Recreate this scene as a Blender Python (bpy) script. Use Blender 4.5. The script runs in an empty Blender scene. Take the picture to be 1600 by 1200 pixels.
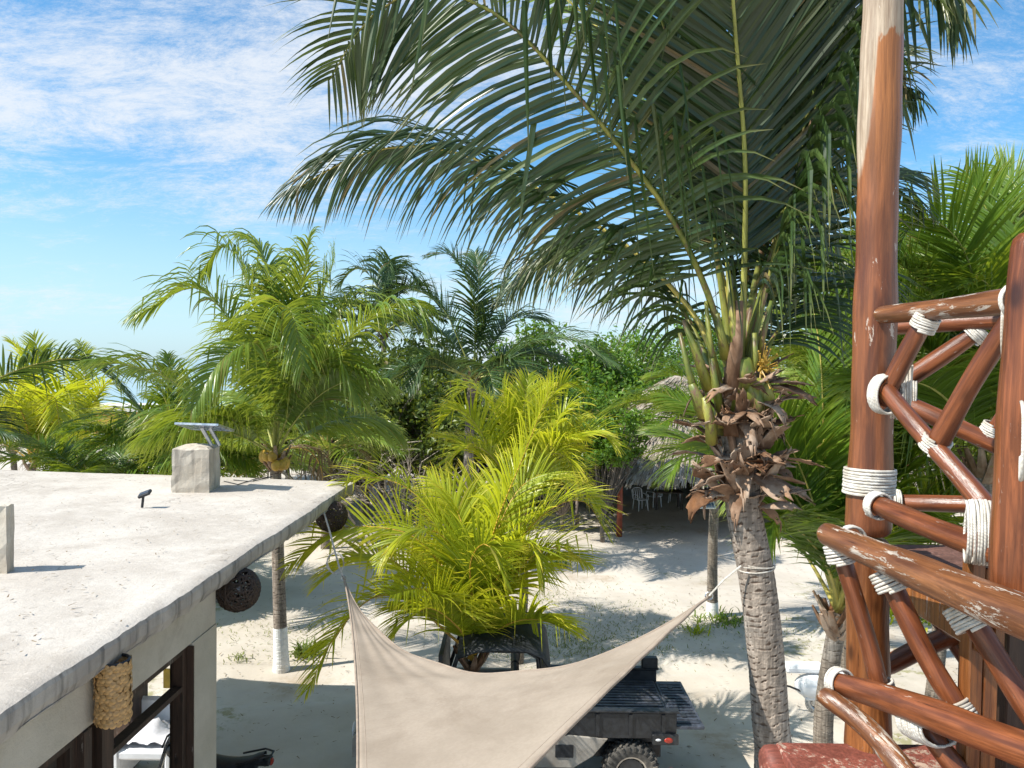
import bpy, math, random
import numpy as np
from mathutils import Vector, Matrix, Quaternion

random.seed(7)
rng = np.random.default_rng(7)
scene = bpy.context.scene
COL = scene.collection
PI = math.pi

# ---------------------------------------------------------------- camera
CAM = Vector((0, 0, 6.0))
FPX = 1180.0                      # focal length in pixels of a 1600 px wide frame
PITCH = math.radians(-1.55)
ROLL = math.radians(0.8)
F0 = Vector((0, math.cos(PITCH), math.sin(PITCH)))
X0 = Vector((1, 0, 0))
U0 = X0.cross(F0)
R_ = X0 * math.cos(ROLL) + U0 * math.sin(ROLL)
U_ = -X0 * math.sin(ROLL) + U0 * math.cos(ROLL)
cd = bpy.data.cameras.new('camera')
cam = bpy.data.objects.new('camera', cd)
COL.objects.link(cam)
m = Matrix((R_, U_, -F0)).transposed().to_4x4()
m.translation = CAM
cam.matrix_world = m
cd.sensor_width = 36
cd.lens = 36 * FPX / 1600
cd.clip_start = 0.05
cd.clip_end = 20000
scene.camera = cam

# ---------------------------------------------------------------- light
SUN = Vector((-0.66, -0.24, 0.73)).normalized()
w = bpy.data.worlds.new('World')
scene.world = w
w.use_nodes = True
SKY_STRENGTH = 0.105
CLOUD = (-28, 1.5, 2.6, 4.03, -0.14)
sl = bpy.data.lights.new('sun', 'SUN')
sl.energy = 5.0
sl.angle = math.radians(0.5)
sl.color = (1.0, 0.95, 0.86)
so = bpy.data.objects.new('sun', sl)
COL.objects.link(so)
so.rotation_mode = 'QUATERNION'
so.rotation_quaternion = SUN.to_track_quat('Z', 'Y')
so.location = SUN * 50
vs = scene.view_settings
vs.view_transform = 'Standard'
vs.look = 'None'
vs.exposure = 0.47
vs.gamma = 1
vs.use_curve_mapping = False
scene.cycles.max_bounces = 8
scene.cycles.transparent_max_bounces = 8


def world_nodes():
    nt = w.node_tree
    nt.nodes.clear()
    N = nt.nodes.new
    L = nt.links.new
    out = N('ShaderNodeOutputWorld')
    bg = N('ShaderNodeBackground')
    bg.inputs['Strength'].default_value = SKY_STRENGTH
    sky = N('ShaderNodeTexSky')
    sky.sky_type = 'NISHITA'
    sky.sun_disc = False
    sky.sun_elevation = math.asin(SUN.z)
    sky.sun_rotation = math.atan2(SUN.x, SUN.y)
    sky.air_density = 1.0
    sky.dust_density = 0.6
    sky.ozone_density = 2.0
    tc = N('ShaderNodeTexCoord')
    sep = N('ShaderNodeSeparateXYZ')
    L(tc.outputs['Generated'], sep.inputs[0])

    def math_(op, a, b=None, c=None):
        n = N('ShaderNodeMath')
        n.operation = op
        for i, v in enumerate((a, b, c)):
            if v is None:
                continue
            if isinstance(v, (int, float)):
                n.inputs[i].default_value = v
            else:
                L(v, n.inputs[i])
        return n.outputs[0]
    zc = math_('MAXIMUM', sep.outputs[2], 0.0)
    den = math_('ADD', zc, 0.28)
    px = math_('DIVIDE', sep.outputs[0], den)
    py = math_('DIVIDE', sep.outputs[1], den)
    cmb = N('ShaderNodeCombineXYZ')
    L(px, cmb.inputs[0]); L(py, cmb.inputs[1])
    mp = N('ShaderNodeMapping')
    mp.inputs['Rotation'].default_value = (0, 0, math.radians(CLOUD[0]))
    mp.inputs['Scale'].default_value = (CLOUD[1], CLOUD[2], 1)
    mp.inputs['Location'].default_value = (CLOUD[3], CLOUD[4], 0)
    L(cmb.outputs[0], mp.inputs[0])
    n1 = N('ShaderNodeTexNoise')
    n1.inputs['Scale'].default_value = 2.6
    n1.inputs['Detail'].default_value = 9
    n1.inputs['Roughness'].default_value = 0.85
    n1.inputs['Distortion'].default_value = 0.25
    L(mp.outputs[0], n1.inputs['Vector'])
    n2 = N('ShaderNodeTexNoise')
    n2.inputs['Scale'].default_value = 0.42
    n2.inputs['Detail'].default_value = 2
    L(mp.outputs[0], n2.inputs['Vector'])
    a = math_('MULTIPLY', n2.outputs['Fac'], 1.1)
    b = math_('ADD', n1.outputs['Fac'], a)
    mr = N('ShaderNodeMapRange')
    mr.interpolation_type = 'SMOOTHSTEP'
    mr.inputs['From Min'].default_value = 0.955
    mr.inputs['From Max'].default_value = 1.34
    mr.inputs['To Max'].default_value = 0.88
    L(b, mr.inputs['Value'])
    # thin veil of haze low in the sky, the same all round
    hz = N('ShaderNodeMapRange')
    hz.interpolation_type = 'SMOOTHERSTEP'
    hz.inputs['From Min'].default_value = 0.0
    hz.inputs['From Max'].default_value = 0.30
    hz.inputs['To Min'].default_value = 0.62
    hz.inputs['To Max'].default_value = 0.0
    L(sep.outputs[2], hz.inputs['Value'])
    tint = N('ShaderNodeMix'); tint.data_type = 'RGBA'; tint.blend_type = 'MULTIPLY'
    tint.inputs['Factor'].default_value = 1
    tint.inputs['B'].default_value = (0.66, 1.18, 1.38, 1)
    L(sky.outputs[0], tint.inputs['A'])
    mh = N('ShaderNodeMix'); mh.data_type = 'RGBA'
    L(hz.outputs[0], mh.inputs['Factor'])
    L(tint.outputs['Result'], mh.inputs['A'])
    mh.inputs['B'].default_value = (5.2, 6.2, 7.3, 1)
    mc = N('ShaderNodeMix'); mc.data_type = 'RGBA'
    L(mr.outputs[0], mc.inputs['Factor'])
    L(mh.outputs['Result'], mc.inputs['A'])
    mc.inputs['B'].default_value = (6.2, 6.5, 6.9, 1)
    L(mc.outputs['Result'], bg.inputs['Color'])
    L(bg.outputs[0], out.inputs[0])


world_nodes()

# ---------------------------------------------------------------- measuring helpers


def ray(px, py):
    return (F0 + R_ * ((px - 800) / FPX) - U_ * ((py - 600) / FPX))


def P(px, py, d):
    """the place d metres out that the photograph shows at this pixel"""
    r = ray(px, py)
    return CAM + r * (d / r.y)


def G(px, py, z=0.0):
    r = ray(px, py)
    return CAM + r * ((z - CAM.z) / r.z)


# ---------------------------------------------------------------- object helpers
def empty(name, loc=(0, 0, 0), rz=0.0):
    o = bpy.data.objects.new(name, None)
    COL.objects.link(o)
    o.empty_display_size = 0.1
    o.location = loc
    o.rotation_euler = (0, 0, rz)
    return o


def tag(o, label=None, cat=None, group=None, kind=None):
    if label: o['label'] = label
    if cat: o['category'] = cat
    if group: o['group'] = group
    if kind: o['kind'] = kind
    return o


def link(name, me, parent=None):
    o = bpy.data.objects.new(name, me)
    COL.objects.link(o)
    if parent is not None:
        o.parent = parent
    return o


def world_loc(o):
    v = Vector((0, 0, 0))
    while o is not None:
        v += o.location
        o = o.parent
    return v


def setmat(me, mat):
    if mat is not None:
        if isinstance(mat, (list, tuple)):
            for x in mat: me.materials.append(x)
        else:
            me.materials.append(mat)


class MB:
    """collects vertices and faces for one mesh"""

    def __init__(s):
        s.v = []; s.f = []; s.mi = []

    def add(s, vs_, fs_, mi=0):
        n = len(s.v)
        s.v.extend([tuple(x) for x in vs_])
        s.f.extend([tuple(i + n for i in f) for f in fs_])
        s.mi.extend([mi] * len(fs_))

    def box(s, lo, hi, M=None, mi=0, bev=0.0):
        x0, y0, z0 = lo; x1, y1, z1 = hi
        if bev > 0:
            b = bev
            pts = []
            idx = {}
            for i, X in enumerate((x0, x1)):
                for j, Y in enumerate((y0, y1)):
                    for k, Z in enumerate((z0, z1)):
                        sx = 1 if i == 0 else -1; sy = 1 if j == 0 else -1; sz = 1 if k == 0 else -1
                        idx[i, j, k, 0] = len(pts); pts.append(Vector((X, Y + sy * b, Z + sz * b)))
                        idx[i, j, k, 1] = len(pts); pts.append(Vector((X + sx * b, Y, Z + sz * b)))
                        idx[i, j, k, 2] = len(pts); pts.append(Vector((X + sx * b, Y + sy * b, Z)))
            fs = []
            for i in (0, 1):
                q = [idx[i, 0, 0, 0], idx[i, 0, 1, 0], idx[i, 1, 1, 0], idx[i, 1, 0, 0]]
                fs.append(q if i == 0 else q[::-1])
                q = [idx[0, i, 0, 1], idx[1, i, 0, 1], idx[1, i, 1, 1], idx[0, i, 1, 1]]
                fs.append(q if i == 0 else q[::-1])
                q = [idx[0, 0, i, 2], idx[0, 1, i, 2], idx[1, 1, i, 2], idx[1, 0, i, 2]]
                fs.append(q if i == 0 else q[::-1])
            for i in (0, 1):
                for j in (0, 1):
                    fs.append([idx[i, j, 0, 0], idx[i, j, 1, 0], idx[i, j, 1, 1], idx[i, j, 0, 1]])
                    fs.append([idx[i, 0, j, 0], idx[i, 1, j, 0], idx[i, 1, j, 2], idx[i, 0, j, 2]])
                    fs.append([idx[0, i, j, 1], idx[1, i, j, 1], idx[1, i, j, 2], idx[0, i, j, 2]])
                    for k in (0, 1):
                        fs.append([idx[i, j, k, 0], idx[i, j, k, 1], idx[i, j, k, 2]])
        else:
            pts = [Vector((a, b_, c)) for a in (x0, x1) for b_ in (y0, y1) for c in (z0, z1)]
            fs = [(0, 1, 3, 2), (4, 6, 7, 5), (0, 4, 5, 1), (2, 3, 7, 6), (0, 2, 6, 4), (1, 5, 7, 3)]
        if M is not None:
            pts = [M @ p for p in pts]
        s.add(pts, fs, mi)
        return s

    def tube(s, path, rad, ns=8, caps=True, mi=0, rough=0.0, flat=1.0, closed=False):
        path = [Vector(p) for p in path]
        n = len(path)
        if isinstance(rad, (int, float)): rad = [rad] * n
        ref = None
        vs_ = []
        for i, p in enumerate(path):
            if closed:
                t = path[(i + 1) % n] - path[i - 1]
            else:
                t = path[min(i + 1, n - 1)] - path[max(i - 1, 0)]
            if t.length < 1e-9: t = Vector((0, 0, 1))
            t.normalize()
            if ref is None:
                a = Vector((0, 0, 1)) if abs(t.z) < 0.9 else Vector((1, 0, 0))
                ref = (a - t * a.dot(t)).normalized()
            else:
                ref = (ref - t * ref.dot(t))
                if ref.length < 1e-6: ref = t.orthogonal()
                ref.normalize()
            b = t.cross(ref)
            for k in range(ns):
                an = 2 * PI * k / ns
                r = rad[i] * (1 + (random.uniform(-rough, rough) if rough else 0))
                vs_.append(p + ref * math.cos(an) * r * flat + b * math.sin(an) * r)
        fs_ = []
        m_ = n if closed else n - 1
        for i in range(m_):
            for k in range(ns):
                a = i * ns + k; b2 = i * ns + (k + 1) % ns
                c = ((i + 1) % n) * ns + (k + 1) % ns; d = ((i + 1) % n) * ns + k
                fs_.append((a, b2, c, d))
        if caps and not closed:
            fs_.append(tuple(range(ns))[::-1])
            fs_.append(tuple((n - 1) * ns + k for k in range(ns)))
        s.add(vs_, fs_, mi)
        return s

    def ball(s, c, r, nu=12, nv=8, sc=(1, 1, 1), mi=0, rough=0.0):
        c = Vector(c)
        vs_ = []
        for i in range(nv + 1):
            th = PI * i / nv
            for k in range(nu):
                ph = 2 * PI * k / nu
                rr = r * (1 + random.uniform(-rough, rough))
                vs_.append(c + Vector((math.sin(th) * math.cos(ph) * rr * sc[0], math.sin(th) * math.sin(ph) * rr * sc[1], math.cos(th) * rr * sc[2])))
        fs_ = []
        for i in range(nv):
            for k in range(nu):
                fs_.append((i * nu + k, (i + 1) * nu + k, (i + 1) * nu + (k + 1) % nu, i * nu + (k + 1) % nu))
        s.add(vs_, fs_, mi)
        return s

    def build(s, name, mat=None, parent=None, smooth=False, bevel=0.0, origin=None):
        me = bpy.data.meshes.new(name)
        off = Vector((0, 0, 0))
        if parent is not None:
            off = world_loc(parent)
        if origin is not None:
            off = Vector(origin)
        if off.length > 0:
            vv = [(a - off.x, b - off.y, c - off.z) for a, b, c in s.v]
        else:
            vv = s.v
        me.from_pydata(vv, [], s.f)
        setmat(me, mat)
        if any(s.mi):
            me.polygons.foreach_set('material_index', s.mi)
        if smooth:
            me.polygons.foreach_set('use_smooth', [True] * len(me.polygons))
        me.update()
        o = link(name, me, parent)
        if origin is not None and parent is None:
            o.location = origin
        if bevel:
            bm = o.modifiers.new('b', 'BEVEL'); bm.width = bevel; bm.segments = 2; bm.limit_method = 'ANGLE'
        return o


def mesh_np(name, V, quads, mat, parent=None, uv=None, smooth=False, tris=None):
    """big meshes straight from numpy; V in world space, parent only translated"""
    if parent is not None:
        V = V - np.array(world_loc(parent))[None, :]
    me = bpy.data.meshes.new(name)
    nq = 0 if quads is None else len(quads)
    nt_ = 0 if tris is None else len(tris)
    me.vertices.add(len(V))
    me.vertices.foreach_set('co', V.astype(np.float32).ravel())
    li = []
    if nq: li.append(np.asarray(quads).ravel())
    if nt_: li.append(np.asarray(tris).ravel())
    li = np.concatenate(li).astype(np.int32)
    me.loops.add(len(li))
    me.loops.foreach_set('vertex_index', li)
    me.polygons.add(nq + nt_)
    st = np.concatenate([np.arange(nq) * 4, nq * 4 + np.arange(nt_) * 3]).astype(np.int32)
    me.polygons.foreach_set('loop_start', st)
    if uv is not None:
        ul = me.uv_layers.new(name='UVMap')
        ul.data.foreach_set('uv', uv[li].astype(np.float32).ravel())
    setmat(me, mat)
    me.update(calc_edges=True)
    me.polygons.foreach_set('use_smooth', np.full(nq + nt_, smooth))
    me.validate()
    return link(name, me, parent)


# ---------------------------------------------------------------- materials
def mat_base(name):
    m = bpy.data.materials.new(name)
    m.use_nodes = True
    nt = m.node_tree
    nt.nodes.clear()
    return m, nt


class NT:
    def __init__(s, nt): s.nt = nt

    def n(s, t, **kw):
        x = s.nt.nodes.new(t)
        for k, v in kw.items():
            if k.startswith('i_'):
                x.inputs[k[2:].replace('_', ' ')].default_value = v
            else:
                setattr(x, k, v)
        return x

    def l(s, a, b): s.nt.links.new(a, b)

    def math(s, op, a, b=None, clamp=False):
        x = s.nt.nodes.new('ShaderNodeMath'); x.operation = op; x.use_clamp = clamp
        for i, v in enumerate((a, b)):
            if v is None: continue
            if isinstance(v, (int, float)): x.inputs[i].default_value = v
            else: s.l(v, x.inputs[i])
        return x.outputs[0]

    def mix(s, f, a, b, blend='MIX'):
        x = s.nt.nodes.new('ShaderNodeMix'); x.data_type = 'RGBA'; x.blend_type = blend
        for k, v in (('Factor', f), ('A', a), ('B', b)):
            if isinstance(v, (int, float)): x.inputs[k].default_value = v
            elif isinstance(v, (tuple, list)): x.inputs[k].default_value = tuple(v) + ((1,) if len(v) == 3 else ())
            else: s.l(v, x.inputs[k])
        return x.outputs['Result']

    def noise(s, vec, scale, detail=4, rough=0.55, dist=0.0):
        x = s.n('ShaderNodeTexNoise'); x.inputs['Scale'].default_value = scale
        x.inputs['Detail'].default_value = detail; x.inputs['Roughness'].default_value = rough
        x.inputs['Distortion'].default_value = dist
        s.l(vec, x.inputs['Vector'])
        return x.outputs['Fac']

    def rng(s, v, a, b, c=0.0, d=1.0, smooth=True):
        x = s.n('ShaderNodeMapRange')
        if smooth: x.interpolation_type = 'SMOOTHSTEP'
        for k, q in (('From Min', a), ('From Max', b), ('To Min', c), ('To Max', d)): x.inputs[k].default_value = q
        s.l(v, x.inputs['Value'])
        return x.outputs[0]

    def coord(s, scale=(1, 1, 1), rot=(0, 0, 0), which='Object'):
        t = s.n('ShaderNodeTexCoord')
        mp = s.n('ShaderNodeMapping')
        mp.inputs['Scale'].default_value = scale
        mp.inputs['Rotation'].default_value = rot
        s.l(t.outputs[which], mp.inputs[0])
        return mp.outputs[0]

    def worldco(s, scale=(1, 1, 1)):
        t = s.n('ShaderNodeNewGeometry')
        mp = s.n('ShaderNodeMapping')
        mp.inputs['Scale'].default_value = scale
        s.l(t.outputs['Position'], mp.inputs[0])
        return mp.outputs[0]

    def finish(s, col, rough=0.6, bump=None, bstr=0.3, bdist=0.01, spec=0.5, metal=0.0, trans=None, alpha=None, sheen=0):
        p = s.n('ShaderNodeBsdfPrincipled')
        if isinstance(col, (tuple, list)): p.inputs['Base Color'].default_value = tuple(col[:3]) + (1,)
        else: s.l(col, p.inputs['Base Color'])
        if isinstance(rough, (int, float)): p.inputs['Roughness'].default_value = rough
        else: s.l(rough, p.inputs['Roughness'])
        p.inputs['Specular IOR Level'].default_value = spec
        p.inputs['Metallic'].default_value = metal
        if bump is not None:
            b = s.n('ShaderNodeBump'); b.inputs['Strength'].default_value = bstr; b.inputs['Distance'].default_value = bdist
            s.l(bump, b.inputs['Height']); s.l(b.outputs[0], p.inputs['Normal'])
        out = s.n('ShaderNodeOutputMaterial')
        sh = p.outputs[0]
        if trans is not None:
            tf, tcol = trans
            t = s.n('ShaderNodeBsdfTranslucent')
            if isinstance(tcol, (tuple, list)): t.inputs[0].default_value = tuple(tcol[:3]) + (1,)
            else: s.l(tcol, t.inputs[0])
            mx = s.n('ShaderNodeMixShader'); mx.inputs[0].default_value = tf
            s.l(sh, mx.inputs[1]); s.l(t.outputs[0], mx.inputs[2]); sh = mx.outputs[0]
        s.l(sh, out.inputs[0])
        return p


def simple(name, col, rough=0.6, var=0.25, scale=8, metal=0.0, spec=0.5, bstr=0.2, bdist=0.005, dirt=None):
    m, nt = mat_base(name); T = NT(nt)
    co = T.coord()
    n = T.noise(co, scale, 5, 0.6)
    c2 = tuple(x * (1 - var) for x in col); c1 = tuple(min(1, x * (1 + var)) for x in col)
    c = T.mix(T.rng(n, 0.3, 0.7), c2, c1)
    if dirt:
        n2 = T.noise(co, scale * 0.35, 6, 0.65)
        c = T.mix(T.rng(n2, 0.5, 0.68, 0, 0.7), c, dirt)
    T.finish(c, T.rng(n, 0.2, 0.8, max(0.05, rough - 0.1), min(1, rough + 0.1)), T.noise(co, scale * 6, 4), bstr, bdist, spec, metal)
    return m


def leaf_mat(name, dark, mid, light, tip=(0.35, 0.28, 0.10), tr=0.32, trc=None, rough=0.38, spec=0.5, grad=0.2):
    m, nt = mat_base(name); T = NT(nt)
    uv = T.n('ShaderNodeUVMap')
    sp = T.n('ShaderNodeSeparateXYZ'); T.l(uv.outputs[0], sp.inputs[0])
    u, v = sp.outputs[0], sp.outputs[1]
    u = T.math('ADD', T.math('MULTIPLY', u, 1 - grad), T.math('MULTIPLY', v, grad))  # greener base to yellower tip: shaded and lit leaf ends put into colour
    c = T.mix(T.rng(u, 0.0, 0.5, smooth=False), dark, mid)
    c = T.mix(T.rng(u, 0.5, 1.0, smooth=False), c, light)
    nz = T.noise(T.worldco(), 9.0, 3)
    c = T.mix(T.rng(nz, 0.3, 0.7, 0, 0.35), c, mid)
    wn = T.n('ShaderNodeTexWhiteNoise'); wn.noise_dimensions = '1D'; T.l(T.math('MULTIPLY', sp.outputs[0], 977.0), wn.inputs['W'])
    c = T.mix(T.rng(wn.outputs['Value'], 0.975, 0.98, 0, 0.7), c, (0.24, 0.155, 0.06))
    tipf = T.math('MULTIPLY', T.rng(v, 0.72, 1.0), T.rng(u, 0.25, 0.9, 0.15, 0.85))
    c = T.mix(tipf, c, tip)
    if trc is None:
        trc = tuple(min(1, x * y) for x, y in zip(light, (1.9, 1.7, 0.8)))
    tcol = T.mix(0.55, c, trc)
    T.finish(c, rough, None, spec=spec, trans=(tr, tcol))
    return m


M = {}
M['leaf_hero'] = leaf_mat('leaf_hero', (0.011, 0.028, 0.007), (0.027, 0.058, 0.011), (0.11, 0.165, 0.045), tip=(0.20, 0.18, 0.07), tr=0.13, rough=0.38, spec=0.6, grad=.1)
M['leaf_green'] = leaf_mat('leaf_green', (0.05, 0.115, 0.015), (0.135, 0.225, 0.03), (0.33, 0.40, 0.06), tip=(0.4, 0.36, 0.11), tr=0.35, rough=0.32, grad=.3)
M['leaf_bright'] = leaf_mat('leaf_bright', (0.04, 0.085, 0.012), (0.10, 0.19, 0.018), (0.27, 0.35, 0.035), tip=(0.34, 0.34, 0.07), tr=0.38, rough=0.36)
M['leaf_yellow'] = leaf_mat('leaf_yellow', (0.07, 0.135, 0.01), (0.33, 0.39, 0.022), (0.72, 0.63, 0.045), tip=(0.80, 0.58, 0.10), tr=0.42, rough=0.36, grad=0.4)
M['leaf_blue'] = leaf_mat('leaf_blue', (0.025, 0.06, 0.02), (0.05, 0.105, 0.03), (0.12, 0.18, 0.045), tip=(0.15, 0.16, 0.08), tr=0.25)
M['leaf_bush'] = leaf_mat('leaf_bush', (0.045, 0.07, 0.012), (0.10, 0.15, 0.022), (0.20, 0.26, 0.04), tr=0.3, rough=0.45, tip=(0.15, 0.2, 0.04))
M['leaf_grape'] = leaf_mat('leaf_grape', (0.05, 0.11, 0.012), (0.10, 0.21, 0.02), (0.20, 0.32, 0.035), tr=0.35, rough=0.4, tip=(0.2, 0.3, 0.04))
M['leaf_grass'] = leaf_mat('leaf_grass', (0.07, 0.10, 0.02), (0.14, 0.19, 0.03), (0.28, 0.30, 0.06), tr=0.3, rough=0.5)
M['leaf_dead'] = leaf_mat('leaf_dead', (0.10, 0.065, 0.035), (0.20, 0.14, 0.075), (0.33, 0.25, 0.15), tr=0.12, rough=0.7)
M['rib_yellow'] = simple('rib_yellow', (0.50, 0.42, 0.10), 0.4, 0.2, 5)
M['rib_green'] = simple('rib_green', (0.32, 0.33, 0.08), 0.4, 0.25, 5)
M['rib_orange'] = simple('rib_orange', (0.60, 0.36, 0.06), 0.4, 0.2, 5)


def petiole_mat():
    m, nt = mat_base('petiole'); T = NT(nt)
    co = T.worldco((1, 1, 0.35))
    n = T.noise(co, 7, 5, 0.6)
    c = T.mix(T.rng(n, 0.35, 0.65), (0.11, 0.15, 0.025), (0.33, 0.31, 0.06))
    n2 = T.noise(co, 13, 6, 0.7)
    c = T.mix(T.rng(n2, 0.5, 0.62), c, (0.17, 0.10, 0.055))
    T.finish(c, 0.42, T.noise(co, 60, 3), 0.2, 0.004)
    return m


def sheath_mat():
    m, nt = mat_base('dead_sheath'); T = NT(nt)
    t = T.n('ShaderNodeTexCoord')
    co = T.worldco((1, 1, 0.5))
    n = T.noise(co, 5, 5, 0.65)
    oi = T.n('ShaderNodeObjectInfo')
    a = T.mix(oi.outputs['Random'], (0.10, 0.045, 0.02), (0.25, 0.15, 0.09))
    b = T.mix(oi.outputs['Random'], (0.27, 0.14, 0.07), (0.50, 0.40, 0.31))
    c = T.mix(T.rng(n, 0.35, 0.65), a, b)
    rust = T.noise(co, 3, 3)
    c = T.mix(T.rng(rust, 0.58, 0.7, 0, 0.6), c, (0.30, 0.12, 0.035))
    fib = T.noise(T.worldco((60, 60, 6)), 1.0, 4, 0.6)
    T.finish(c, 0.75, fib, 0.6, 0.006, 0.3, trans=(0.06, c))
    return m


def trunk_mat(name, light=(0.43, 0.355, 0.29), dark=(0.09, 0.062, 0.045)):
    m, nt = mat_base(name); T = NT(nt)
    uv = T.n('ShaderNodeUVMap')
    sp = T.n('ShaderNodeSeparateXYZ'); T.l(uv.outputs[0], sp.inputs[0])
    co = T.worldco((1, 1, 1))
    n = T.noise(T.worldco((3, 3, 16)), 2.2, 6, 0.7)
    n2 = T.noise(co, 2.6, 4, 0.6)
    c = T.mix(T.rng(n, 0.33, 0.66), tuple(x * 0.55 for x in light), light)
    c = T.mix(T.rng(n2, 0.5, 0.68, 0, 0.5), c, (0.46, 0.42, 0.37))
    vs1 = T.noise(T.worldco((30, 30, 3)), 1.0, 5, 0.7)
    c = T.mix(T.rng(vs1, 0.42, 0.60, 0.65, 0), c, tuple(x * 0.32 for x in light))
    groove = T.rng(sp.outputs[0], 0.25, 0.75)
    c = T.mix(groove, dark, c)
    fib = T.noise(T.worldco((45, 45, 9)), 1.0, 5, 0.65)
    T.finish(c, 0.85, fib, 0.75, 0.012, 0.25)
    return m


M['petiole'] = petiole_mat()
M['sheath'] = sheath_mat()
M['trunk'] = trunk_mat('palm_trunk')
M['trunk_far'] = trunk_mat('palm_trunk_far', (0.31, 0.26, 0.21), (0.12, 0.095, 0.075))
M['whitewash'] = simple('whitewash', (0.78, 0.77, 0.74), 0.8, 0.12, 7, bstr=0.5, bdist=0.01, dirt=(0.45, 0.40, 0.34))
M['bark'] = simple('grey_bark', (0.17, 0.14, 0.115), 0.85, 0.35, 9, bstr=0.5)
M['pale_twig'] = simple('pale_twig', (0.36, 0.31, 0.26), 0.85, 0.3, 9)
M['coconut'] = simple('coconut', (0.55, 0.34, 0.05), 0.45, 0.3, 5)


def wood_mat(name, c1, c2, wear=0.5, wearcol=(0.62, 0.56, 0.50), axis=(9, 9, 1.2), rough=0.3, spec=0.5):
    m, nt = mat_base(name); T = NT(nt)
    # object data is laid out with local Z along each log
    co = T.coord(axis)
    n = T.noise(co, 2.0, 6, 0.62, 0.6)
    c = T.mix(T.rng(n, 0.3, 0.7), c1, c2)
    big = T.noise(T.coord((2, 2, 0.8)), 1.6, 4, 0.6)
    c = T.mix(T.rng(big, 0.42, 0.66, 0, 0.75), c, tuple(min(1, x * 1.35) for x in c2))
    crack = T.noise(T.coord((26, 26, 1.4)), 2.4, 5, 0.7)
    gr = T.noise(T.coord((55, 55, 1.6)), 1.0, 6, 0.7, 0.4)
    c = T.mix(T.rng(gr, 0.40, 0.62, 0.55, 0), c, tuple(x * 0.45 for x in c1))
    c = T.mix(T.rng(crack, 0.38, 0.30, 0, 0.85), c, tuple(x * 0.25 for x in c1))
    vk = T.n('ShaderNodeTexVoronoi'); vk.inputs['Scale'].default_value = 1.0
    T.l(T.coord((7, 7, 3.2)), vk.inputs['Vector'])
    c = T.mix(T.rng(vk.outputs['Distance'], 0.20, 0.07, 0, 0.85), c, tuple(x * 0.3 for x in c1))
    wn = T.noise(T.coord((11, 11, 2.0)), 2.2, 9, 0.78, 0.3)
    wm = T.noise(T.coord((3, 3, 1.5)), 1.3, 3, 0.5)
    wn = T.math('ADD', T.math('MULTIPLY', wn, 0.65), T.math('MULTIPLY', wm, 0.35))
    wf = T.rng(wn, 0.60 - 0.085 * wear, 0.615 - 0.085 * wear, 0, min(1.0, 0.25 + wear))
    wf = T.math('MULTIPLY', wf, T.rng(crack, 0.36, 0.42))
    c = T.mix(wf, c, T.mix(T.rng(n, 0.35, 0.65), tuple(x * 0.62 for x in wearcol), wearcol))
    r = T.mix(wf, (rough,) * 3, (0.8,) * 3)
    h = T.math('ADD', T.math('MULTIPLY', crack, 0.8), T.math('ADD', T.math('MULTIPLY', n, 0.5), T.math('MULTIPLY', gr, 0.35)))
    h = T.math('SUBTRACT', h, T.math('MULTIPLY', wf, 0.12))
    T.finish(c, r, h, 0.55, 0.006, spec)
    return m


M['log'] = wood_mat('varnished_log', (0.10, 0.027, 0.010), (0.27, 0.085, 0.030), 0.3)
M['log_worn'] = wood_mat('worn_log', (0.11, 0.037, 0.014), (0.26, 0.105, 0.04), 0.85, (0.50, 0.43, 0.36))
M['log_orange'] = wood_mat('orange_log', (0.14, 0.042, 0.012), (0.31, 0.115, 0.034), 0.2)
M['wood_red'] = wood_mat('red_painted_wood', (0.17, 0.045, 0.028), (0.28, 0.082, 0.055), 0.55, (0.55, 0.42, 0.32), rough=0.6)
M['wood_dark'] = wood_mat('dark_wood', (0.03, 0.018, 0.012), (0.07, 0.038, 0.024), 0.1, rough=0.5)
M['wood_deck'] = wood_mat('deck_wood', (0.11, 0.05, 0.035), (0.20, 0.10, 0.075), 0.35, (0.4, 0.33, 0.27), rough=0.65)


PX_SIGN = 9.0


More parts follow.
